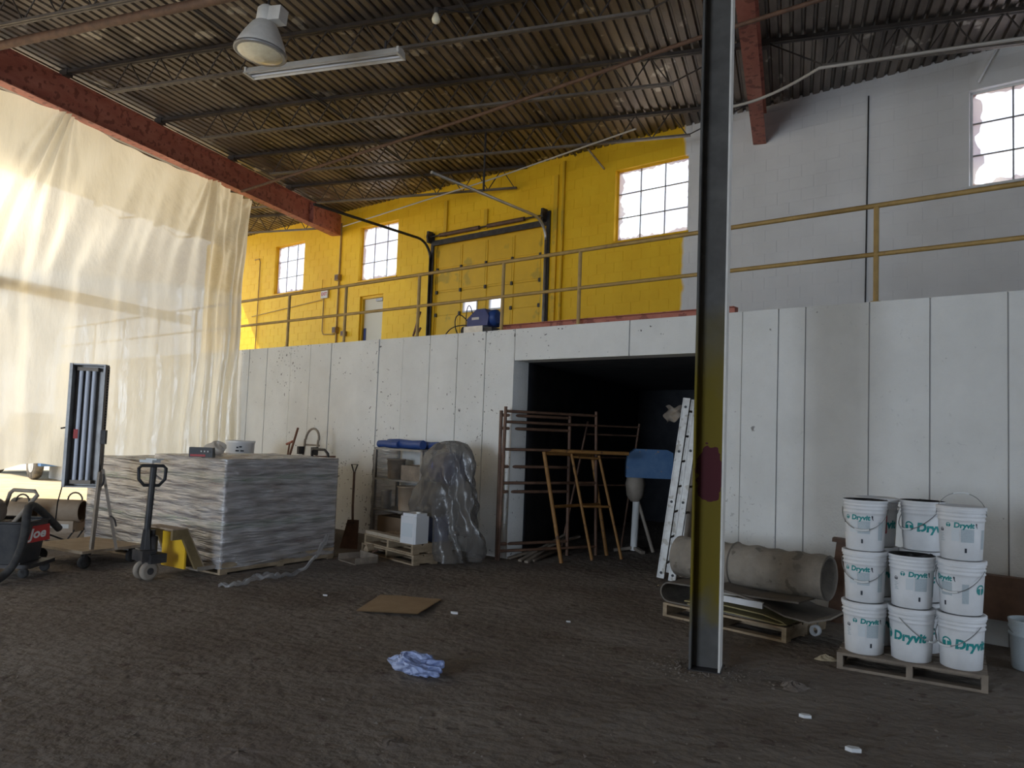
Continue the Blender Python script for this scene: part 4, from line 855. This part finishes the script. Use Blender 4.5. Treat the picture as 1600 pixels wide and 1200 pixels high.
MB().lathe([(.06, .70), (.12, .78), (.14, .95), (.12, 1.04)], 14).build('neck', 'dust_metal', sw); MB().tube([(0, 0, .02), (.02, 0, .74)], .05, 12).build('pedestal', 'white_paint', sw)
for q in ((-.28, -.05), (.12, -.2), (.1, .25)): MB().bar((0, 0, .06), (q[0], q[1], .02), .06, .04).build('foot', 'dust_metal', sw)
MB().tube([(.04, .02, .72), (.26, -.1, .02)], .025).build('strut', 'dust_metal', sw)
def ladder(label, foot, head, dv, L=2.1, w=.40, mat='alu'):
    t = thing('ladder', label, 'ladder', foot, 0, 'aluminium ladders'); f = Vector((0, 0, 0)); h = Vector(head) - Vector(foot); dv = Vector(dv).normalized() * w
    side = h.cross(dv).normalized()
    for k in (0, 1):
        a, b = f + dv * k, h + dv * k; rl_ = MB().bar(a, b, .085, .022, dv).bar(a + side * .036, b + side * .036, .012, .034, dv).bar(a - side * .036, b - side * .036, .012, .034, dv).build('rail', mat, t)
        if k == 0:
            for q in (.03, .42, .70, .95): MB().lathe([(.016, -.016), (.016, .016)], 10, Matrix.Translation(a.lerp(b, q)) @ dv.to_track_quat('Z', 'Y').to_matrix().to_4x4()).build('bolt_hole', 'black', rl_)
    for i in range(7): k = (i + .5) / 7; MB().tube([h * k, h * k + dv], .014, 8).build('rung', mat, t)
    return t
l1 = G(1032, 903); l2 = G(1050, 908)
ladder('scuffed aluminium ladder leaning edge-on at the alcove corner, left one', l1, (l1.x + .24, l1.y + .12, 2.08), (.12, 1, 0)); ladder('scuffed aluminium ladder leaning edge-on at the alcove corner, right one', l2, (l2.x + .235, l2.y + .13, 2.10), (.12, 1, 0))
lk = G(1068, 905); 
tag(MB().bar((lk.x, lk.y + .1, 0), (lk.x + .12, lk.y + .22, 1.55), .12, .03, (.1, 1, 0)).build('grey_board', 'dust_metal'), 'pale grey board leaning behind the ladders beside the column', 'board')
rg = RD(1046, 645, 9.6); rag = tag(MB().grid(lambda s, v: Vector(((s - .5) * .26 + .03 * math.sin(v * 9), .03 * math.sin(s * 8) + .03 * math.sin(v * 6), -.22 * v * (1 - .5 * s) + .02 * math.sin(s * 11))), 14, 12).build('cloth_rag', 'dust_metal'), 'grey cloth rag hooked on the top of the ladders', 'rag'); rag.location = rg + Vector((.08, 0, .08))

# --- roll and mats on a pallet
RA = math.atan2(-.48, 1.05); R0 = Vector((-1.07, 7.21, 0)); RX = Vector((math.cos(RA), math.sin(RA), 0)); RY = Vector((-math.sin(RA), math.cos(RA), 0))
make_pallet('low wooden pallet under the dusty carpet roll behind the column', R0, RA, 1.16, .78, .12, 5)
def ribbon(path, y0, y1, th=.012):
    P = [Vector((x, 0, z)) for x, z in path]; m = MB(); n = len(P); up_, dn = [], []
    for i in range(n):
        t = (P[min(i + 1, n - 1)] - P[max(i - 1, 0)]).normalized(); nn = Vector((-t.z, 0, t.x)); up_.append(P[i] + nn * th / 2); dn.append(P[i] - nn * th / 2)
    pts = up_ + dn[::-1]; k = len(pts); vs = [p + Vector((0, y0, 0)) for p in pts] + [p + Vector((0, y1, 0)) for p in pts]
    fs = [(i, (i + 1) % k, k + (i + 1) % k, k + i) for i in range(k)] + [(i, i + 1, k - 2 - i, k - 1 - i) for i in range(n - 1)] + [(k + i, k + k - 1 - i, k + k - 2 - i, k + i + 1) for i in range(n - 1)]
    return m._add(vs, fs, False)
def mat_thing(label, path, y0, y1, mat, th=.014):
    t = thing('folded_mat', label, 'mat', R0, RA, 'folded mats'); ribbon(path, y0, y1, th).build('mat_sheet', mat, t); return t
lp = [(.05 + .09 * math.cos(a), .215 + .085 * math.sin(a)) for a in [math.pi * (.5 + i / 10) for i in range(11)]]
mat_thing('stiff dark mat folded over at its left end on the pallet', [(1.25, .33), (.8, .31), (.4, .31)] + lp + [(.35, .132), (.75, .133), (1.0, .134)], .02, .55, 'mat_dark')
mat_thing('olive mat folded flat under the carpet roll', [(.22, .17), (.6, .20), (.95, .19), (1.12, .16), (1.16, .145), (1.10, .135), (.7, .15), (.25, .15)], .0, .5, 'mat_edge', .01)
mat_thing('wide dark mat drooping off the right end of the pallet', [(.5, .345), (.9, .29), (1.15, .215), (1.35, .20), (1.52, .26), (1.62, .33)], -.02, .62, 'mat_dark')
fb = thing('foam_block', 'long white foam strip tucked in the mats below the roll', 'foam', R0 + RX * .42 - RY * .035 + Vector((0, 0, .24)), RA); MB().box(0, .55, 0, .03, 0, .05).build('strip', 'foam_white', fb)
cr = thing('carpet_roll', 'big dusty carpet roll with open end lying across the pallet', 'roll', R0 + RX * -.06 + RY * .36 + Vector((0, 0, .50)), RA + .02)
def roll_r(a, x): return .185 * (1 + .02 * math.sin(a * 2 + 1) + .035 * math.sin(x * 34 + .6 * math.sin(a)) * (.5 + .5 * math.sin(a)) + .012 * math.sin(x * 13 + a * 3))
MB().grid(lambda s, v: Vector((1.40 * v, roll_r(s * 6.2832, v * 1.4) * math.cos(s * 6.2832), roll_r(s * 6.2832, v * 1.4) * math.sin(s * 6.2832))), 40, 60).build('outer_wrap', 'rug', cr)
MB().lathe([(.186, 1.40), (.178, 1.408), (.158, 1.40), (.155, 1.0), (.15, .4)], 40, Matrix.Rotation(math.pi / 2, 4, 'Y'), cap0=False).build('core_lining', 'mat_dark', cr)
MB().lathe([(.186, 0), (.02, .0)], 40, Matrix.Rotation(math.pi / 2, 4, 'Y'), cap0=False).build('far_end', 'rug', cr)
MB().tube([Vector((.58 + .06 * math.cos(a) * 0, .192 * math.cos(a), .192 * math.sin(a))) for a in [i * math.pi / 12 for i in range(24)]], .008, 6, True).build('tie_strap', 'mat_dark', cr)
tr_ = thing('tape_roll', 'small white ring roll lying on edge beside the carpet pallet', 'roll', G(1274, 994), math.radians(-30))
MB().lathe([(.028, -.02), (.045, -.02), (.045, .02), (.028, .02), (.028, -.02)], 20, Matrix.Translation((0, 0, .047)) @ Matrix.Rotation(math.pi / 2, 4, 'X'), cap0=False, cap1=False).build('ring', 'foam_white', tr_)
MB().tube(bez((0, .03, .08), (-.02, .1, .2), (-.06, .1, .2), (-.05, .15, .22)), .006).build('loose_end', 'mat_dark', tr_)
jk = G(1306, 972); jp_ = thing('jack_stand', 'dark wooden prop post with flanged top between roll and buckets', 'post', (jk.x, jk.y, 0), math.radians(-12), None, 0, math.radians(3))
MB().prism([(-.075, 0), (.055, 0), (.05, .72), (-.035, .72)], (1, 0, 0), (0, 0, 1), (0, -.03, 0), (0, .07, 0)).build('post_body', 'brown_steel', jp_); MB().box(-.07, .09, -.05, .06, .72, .755).build('top_flange', 'brown_steel', jp_)
for zz in (.18, .52): MB().box(-.10, -.04, -.02, .03, zz, zz + .05).build('lug', 'dark_steel', jp_)

# --- buckets on their pallet
KA = math.atan2(-.16, .91); K0 = Vector((.33, 6.17, 0)); KX = Vector((math.cos(KA), math.sin(KA), 0)); KY = Vector((-math.sin(KA), math.cos(KA), 0))
make_pallet('weathered wooden pallet carrying the stacked white buckets', K0, KA, .93, .80, .115, 5, 'grey_wood')
BH, BR0, BR1 = .362, .128, .146
def br(z): return BR0 + (BR1 - BR0) * z / BH
def wrapm(me):
    for v in me.vertices:
        r = br(v.co.y) + .0012; a = v.co.x / .137; v.co = (r * math.sin(a), -r * math.cos(a), v.co.y)
    return me
def patch(a0, a1, z0, z1):
    m = MB(); n = 8
    return m.grid(lambda s, v: Vector(((br(z0 + (z1 - z0) * v) + .0009) * math.sin(a0 + (a1 - a0) * s), -(br(z0 + (z1 - z0) * v) + .0009) * math.cos(a0 + (a1 - a0) * s), z0 + (z1 - z0) * v)), n, 2)
def shift(me, dx, dz):
    for v in me.vertices: v.co = (v.co.x + dx, v.co.y + dz, 0)
    return me
def logo_mark(x, z, s):
    """round mark: a dark cap over two leaf halves with a pale T between"""
    m = MB(); c = Vector((x, z, 0)); P = lambda a, r, dx=0, dz=0: c + Vector((dx + r * math.cos(a), dz + r * math.sin(a), 0))
    A = [.35 + (2.44) * k / 10 for k in range(11)]; q = [P(a, s * 1.15, 0, .05 * s) for a in A] + [P(a, s * .78, 0, .12 * s) for a in reversed(A)]
    m._add(q, [(k, k + 1, 20 - k, 21 - k) for k in range(10)])
    for a0, a1, dx in ((math.pi, 1.5 * math.pi, -.16 * s), (1.5 * math.pi, 2 * math.pi, .16 * s)):
        q = [c + Vector((dx, .38 * s, 0))] if dx > 0 else []
        q += [P(a0 + (a1 - a0) * k / 6, s * .95, dx) for k in range(7)]
        if dx > 0: q.append(c + Vector((s * .9 + dx, .38 * s, 0)))
        else: q = [c + Vector((-s * .9 + dx, .38 * s, 0))] + q + [c + Vector((dx, .38 * s, 0))]
        m._add(q, [tuple(range(len(q)))])
    return m
def bucket_parts():
    ring = lambda z: [(br(z) + .001, z - .006), (br(z) + .007, z - .002), (br(z) + .007, z + .002), (br(z) + .001, z + .006)]
    body = MB().lathe([(BR0 - .01, 0), (BR0, .006)] + [(br(.1), .1), (br(.25), .25)] + ring(.272) + ring(.30) + ring(.325) + [(BR1, .34), (BR1 + .006, .344), (BR1 + .006, BH)], 32, cap1=False).mesh('bucket_body'); body.materials.append(MATS['bucket_white'])
    lid = MB().lathe([(BR1 + .010, .338), (BR1 + .010, BH), (BR1 - .004, BH + .003), (BR1 - .010, BH - .006), (.002, BH - .006)], 32, cap0=False, cap1=False).mesh('bucket_lid'); lid.materials.append(MATS['bucket_white'])
    fill = MB().lathe([(BR1 + .006, BH), (BR1 - .002, BH + .001), (BR1 - .004, BH - .05)], 32, cap0=False, cap1=False).grid(lambda s, v: Vector((BR1 * .98 * v * math.cos(s * 6.2832), BR1 * .98 * v * math.sin(s * 6.2832), BH - .025 + .022 * math.sin(s * 19 + v * 7) * v + .012 * math.sin(s * 31))), 32, 5).mesh('residue'); fill.materials.append(MATS['tar'])
    D = {}
    D['label_panel'] = (patch(-.05, .55, .125, .215).mesh('label_panel', False), 'label_grey')
    D['label_text'] = (patch(-.48, -.12, .13, .21).mesh('label_text', False), 'label_pale')
    D['barcode'] = (patch(.12, .22, .055, .085).mesh('barcode', False), 'ink')
    D['side_label'] = (patch(1.0, 1.3, .08, .21).mesh('side_label', False), 'label_grey')
    D['brand_lettering'] = (wrapm(shift(text_mesh('Dryvit', .048, 'brand_lettering', .1, .0022), .012, .237)), 'teal')
    D['brand_mark'] = (wrapm(logo_mark(-.085, .236, .014).mesh('brand_mark', False)), 'teal')
    fm = MB(); fm._add([(.083, .252, 0), (.090, .256, 0), (.095, .250, 0), (.094, .236, 0), (.099, .220, 0), (.094, .222, 0), (.089, .232, 0)], [(0, 6, 5, 4, 3, 2, 1)]); D['figure_mark'] = (wrapm(fm.mesh('figure_mark', False)), 'ink')
    D['large_lettering'] = (wrapm(shift(text_mesh('Dryvit', .085, 'large_lettering', .1, .0042), .43, .17)), 'teal')
    D['large_mark'] = (wrapm(logo_mark(.265, .172, .032).mesh('large_mark', False)), 'teal')
    sp_ = MB()
    for k in range(5): sp_._add([(-.15 + .004 * (k % 2), .125 + k * .012, 0), (-.118 - .006 * (k % 3), .125 + k * .012, 0), (-.118 - .006 * (k % 3), .130 + k * .012, 0), (-.15 + .004 * (k % 2), .130 + k * .012, 0)], [(0, 1, 2, 3)])
    D['small_print'] = (wrapm(sp_.mesh('small_print', False)), 'label_grey')
    D['round_stamp'] = (wrapm(shift(logo_mark(0, 0, .012).mesh('round_stamp', False), -.135, .20)), 'ink')
    for k, (me, mt) in D.items():
        if not me.materials: me.materials.append(MATS[mt])
    bail = {}
    for nm, ux, uz in (('down', -.95, -.30), ('up', .12, .99)):
        pts = [Vector((.153 * math.cos(a), .155 * uz * 0 + (.16 if nm == 'down' else .02) * (-math.sin(a)), .30 + (-.15 if nm == 'down' else .155) * math.sin(a) )) for a in [math.pi * i / 20 for i in range(21)]]
        me = MB().tube(pts, .0028, 6).mesh('bail'); me.materials.append(MATS['wire']); gp_ = MB().tube(pts[8:13], .008, 8).mesh('bail_grip'); gp_.materials.append(MATS['white_paint']); bail[nm] = (me, gp_)
    return body, lid, fill, D, bail
BB, BLID, BFILL, BD, BAIL = bucket_parts()
def bucket(label, x, y, lvl, look, top='lid', bail='down', bail_turn=0.0):
    p = K0 + KX * x + KY * y + Vector((0, 0, .115 + lvl * (BH + .0035)))
    cam_az = math.atan2(p.y, p.x) - math.pi / 2           # turn of the side that faces the camera
    t = thing('bucket', label, 'bucket', p, cam_az + look, 'white lettered buckets')
    obj('bucket_body', BB, None, t); obj('lid' if top == 'lid' else 'residue', BLID if top == 'lid' else BFILL, None, t)
    for k, (me, mt) in BD.items(): obj(k, me, None, t)
    b = obj('bail', BAIL[bail][0], None, t); b.rotation_euler.z = bail_turn - look; g = obj('bail_grip', BAIL[bail][1], None, b)
    return t
R_ = math.radians
bucket('bottom bucket of the left front stack, label turned right', .165, .155, 0, R_(10), 'lid', 'down', R_(180))
bucket('middle bucket of the left front stack with hanging wire handle', .165, .155, 1, R_(-18), 'lid', 'down', R_(-8))
bucket('open top bucket of the left front stack with black residue and hanging handle', .165, .155, 2, R_(-18), 'open', 'down', R_(-8))
bucket('bottom bucket of the middle front stack, lettering wrapping its left edge', .47, .155, 0, R_(-186), 'lid', 'down', R_(60))
bucket('upper bucket of the middle front stack, open with black residue', .47, .155, 1, R_(12), 'open', 'down', R_(180))
bucket('bottom bucket of the right front stack with large teal lettering', .775, .155, 0, R_(-150), 'lid', 'down', R_(-40))
bucket('middle bucket of the right front stack, label at its left edge', .775, .155, 1, R_(-55), 'lid', 'down', R_(-25))
bucket('top bucket of the right front stack with its wire handle standing up', .775, .155, 2, R_(2), 'lid', 'up', 0)
for i, n_ in enumerate(('bottom bucket hidden behind the left front stack', 'middle bucket hidden behind the left front stack', 'top bucket with red diamond mark peeking behind the left stack')):
    b_ = bucket(n_, .215, .50, i, R_(200), 'lid', 'down', R_(180))
dmx = patch(-.26, .26, .11, .25); dmx = MB()._add([Vector(((br(z) + .0015) * math.sin(a), -(br(z) + .0015) * math.cos(a), z)) for a, z in ((0, .10), (.5, .175), (0, .25), (-.5, .175))], [(0, 1, 2, 3)]).build('diamond_mark', 'diamond_red', b_, False); dmx.rotation_euler.z = R_(-200 + 28)
for i, n_ in enumerate(('bottom bucket behind the middle front stack', 'middle bucket behind the middle front stack', 'top bucket standing behind the middle stack with large teal lettering')):
    bucket(n_, .525, .485, i, R_(-150) if i == 2 else R_(170), 'open' if i == 2 else 'lid', 'down', R_(-45))
bk = tag(MB().box(0, 1.3, -.05, .05, 0, .35).build('timber_beam', 'brown_steel'), 'dark brown heavy beam lying along the white wall behind the buckets', 'beam'); bk.location = W(-1.45, DW - .11, .235); bk.rotation_euler.z = -WA
for u, w_ in ((-1.38, 'hidden behind the buckets'), (-.30, 'at the far right end')):
    t = thing('support_block', 'wooden block propping the brown beam, ' + w_, 'block', W(u, DW - .11, 0), -WA); MB().box(-.05, .05, -.06, .06, 0, .115).build('block_half', 'grey_wood', t); MB().box(-.05, .05, -.06, .06, .117, .235).build('block_half', 'grey_wood', t)
eb = G(1618, 1052); t = thing('blue_bucket', 'pale blue ribbed bucket cut off by the right edge', 'bucket', (eb.x, eb.y + .1, 0)); MB().lathe([(.12, 0), (.125, .01), (.138, .24), (.146, .245), (.146, .26), (.139, .265), (.147, .29), (.147, .31), (.14, .315), (.15, .345), (.15, .36), (.135, .36), (.12, .05)], 28, cap1=False).build('bucket_body', 'label_grey', t); MB().tube(arc((0, 0, .30), .15, 0, math.pi, 12, (1, 0, 0), (0, -.7, -.5)), .003, 5).build('bail', 'wire', t)

# --- litter on the floor
cb = [G(556, 956), G(594, 931), G(625, 934), G(690, 938), G(652, 966)]
cbm = MB(); c_ = sum(cb, Vector()) / 5
cbm.grid(lambda s, v: (cb[0].lerp(cb[4], s)).lerp(cb[1].lerp(cb[3], s), v) + Vector((0, 0, .012 + .022 * s * (1 - v) * 1.2 + .02 * v * max(0, .3 - abs(s - .35)) )), 16, 12, False); k_ = len(cbm.v)
cbm.grid(lambda s, v: (cb[0].lerp(cb[4], s)).lerp(cb[1].lerp(cb[3], s), v) + Vector((0, 0, .005 + .022 * s * (1 - v) * 1.2 + .02 * v * max(0, .3 - abs(s - .35)) )), 16, 12, False)
tag(cbm.build('cardboard_sheet', 'cardboard'), 'flat brown cardboard sheet lying on the dirt floor', 'cardboard')
bg_ = G(642, 1058); q_ = MB().grid(lambda s, v: crumple(s, v, .12, .13, 2.2) + Vector((.05 * math.sin(v * 5) + .012 * math.sin(s * 50 + v * 20), .012 * math.sin(s * 37 - v * 26), .010 * math.sin(s * 44 + v * 31) * math.sin(v * 3.1416))), 64, 28).build('blue_bag', 'bag_blue'); q_.location = (bg_.x, bg_.y + .05, .0); q_.scale = (1.15, .8, 1.0); q_.rotation_euler.z = R_(10)
tag(q_, 'crumpled white and blue plastic bag on the dirt floor', 'bag')
def clod(name, label, px, py, r, h, mat, seed, cat):
    p = G(px, py); rd = random.Random(seed); ph = [rd.uniform(0, 6) for _ in range(4)]
    o = MB().grid(lambda s, v: Vector(((1 - v) * r * (1 + .25 * math.sin(s * 6.2832 * 3 + ph[0]) + .15 * math.sin(s * 6.2832 * 7 + ph[1])) * math.cos(s * 6.2832), (1 - v) * r * (1 + .25 * math.sin(s * 6.2832 * 2 + ph[2])) * math.sin(s * 6.2832), h * (v ** .6) * (1 + .3 * math.sin(s * 30 + v * 9 + ph[3])) * (v > 0))), 28, 8, False).build(name, mat); o.location = p; return tag(o, label, cat)
clod('dirt_clump', 'dark crumbly clump of dirt on the floor before the bucket pallet', 1240, 1074, .085, .035, 'damp_dirt', 1, 'dirt')
clod('dirt_mound', 'low dark damp patch of earth at the bottom of the picture', 372, 1176, .26, .010, 'damp_dirt', 5, 'dirt')
clod('dirt_clump', 'flat grey crumbled crust on the floor at bottom centre', 612, 1160, .08, .012, 'damp_dirt', 7, 'dirt')
clod('straw_tuft', 'small tuft of dry straw beside the bucket pallet corner', 1290, 1030, .07, .03, 'dry_grass', 9, 'straw')
for i, (px, py, s_, w_) in enumerate(((710, 959, .035, 'right of the cardboard sheet'), (1258, 1121, .035, 'in the foreground right of the column'), (1333, 1174, .04, 'in the right foreground'), (888, 972, .02, 'between cardboard and column'), (508, 931, .025, 'left of the cardboard sheet'))):
    p = G(px, py); o = MB().prism([(-s_, 0), (-.2 * s_, -.5 * s_), (s_, -.2 * s_), (.7 * s_, .5 * s_), (-.5 * s_, .6 * s_)], (1, 0, 0), (0, 1, 0), (0, 0, 0), (0, 0, s_ * .5)).build('pale_chip', 'foam_white'); o.location = p; tag(o, 'small pale chip on the floor, ' + w_, 'chip')
gv = MB(); rd = random.Random(11)
def grit(p, s):
    vs = [p + Vector((rd.uniform(-s, s), rd.uniform(-s, s), rd.uniform(.1, .9) * s)) for _ in range(3)] + [p + Vector((rd.uniform(-s, s), rd.uniform(-s, s), 0)) for _ in range(3)]
    gv._add(vs, [(0, 1, 2), (3, 4, 5), (0, 3, 4, 1), (1, 4, 5, 2), (2, 5, 3, 0)])
for i in range(1700):
    p = G(rd.uniform(-20, 1620), 880 + 330 * rd.random() ** .8, 0)
    if p.x * SW + p.y * CW < 7.4: grit(p, rd.uniform(.003, .009) if rd.random() < .93 else rd.uniform(.009, .018))
for i in range(420):
    a = rd.uniform(0, 6.28); r = .10 + abs(rd.gauss(0, .13)); grit(Vector((-.545 + r * 1.5 * math.cos(a), 5.70 + r * math.sin(a), 0)), rd.uniform(.004, .014))
gvo = gv.build('floor_grit', 'dirt', None, False); gvo['kind'] = 'stuff'; gvo['label'] = 'grit and small rubble strewn over the dirt floor'; gvo['category'] = 'grit'

# --- vehicle in the sunlit yard seen below the plastic sheet
tk = thing('pickup_truck', 'blue pickup truck in the sunlit yard seen below the plastic sheet', 'truck', G(47, 749) + W(0, .88), -WA + math.pi)
MB().prism([(-.55, .35), (3.6, .35), (3.6, .95), (2.6, 1.05), (1.9, 1.65), (.7, 1.65), (.5, 1.0), (-.55, 1.0)], (1, 0, 0), (0, 0, 1), (0, -.85, 0), (0, 1.7, 0)).build('truck_body', 'truck_blue', tk)
MB().box(3.6, 3.72, -.85, .85, .3, .5).build('bumper', 'galv', tk); MB().prism([(.8, 1.1), (1.95, 1.1), (1.75, 1.55), (.85, 1.55)], (1, 0, 0), (0, 0, 1), (0, -.86, 0), (0, 1.72, 0)).build('side_window', 'black', tk)
for x in (0, 2.75):
    for y in (-.88, .68):
        w_ = MB().lathe([(.20, 0), (.34, .02), (.36, .06), (.36, .16), (.34, .2), (.2, .2)], 26, Matrix.Translation((x, y, .36)) @ Matrix.Rotation(-math.pi / 2, 4, 'X')).build('wheel', 'tyre', tk)
        MB().lathe([(.19, -.01), (.17, .03), (.05, .0)], 20, Matrix.Translation((x, y, .36)) @ Matrix.Rotation(-math.pi / 2, 4, 'X')).lathe([(.19, .21), (.1, .2)], 20, Matrix.Translation((x, y, .36)) @ Matrix.Rotation(-math.pi / 2, 4, 'X')).build('rim', 'galv', w_)
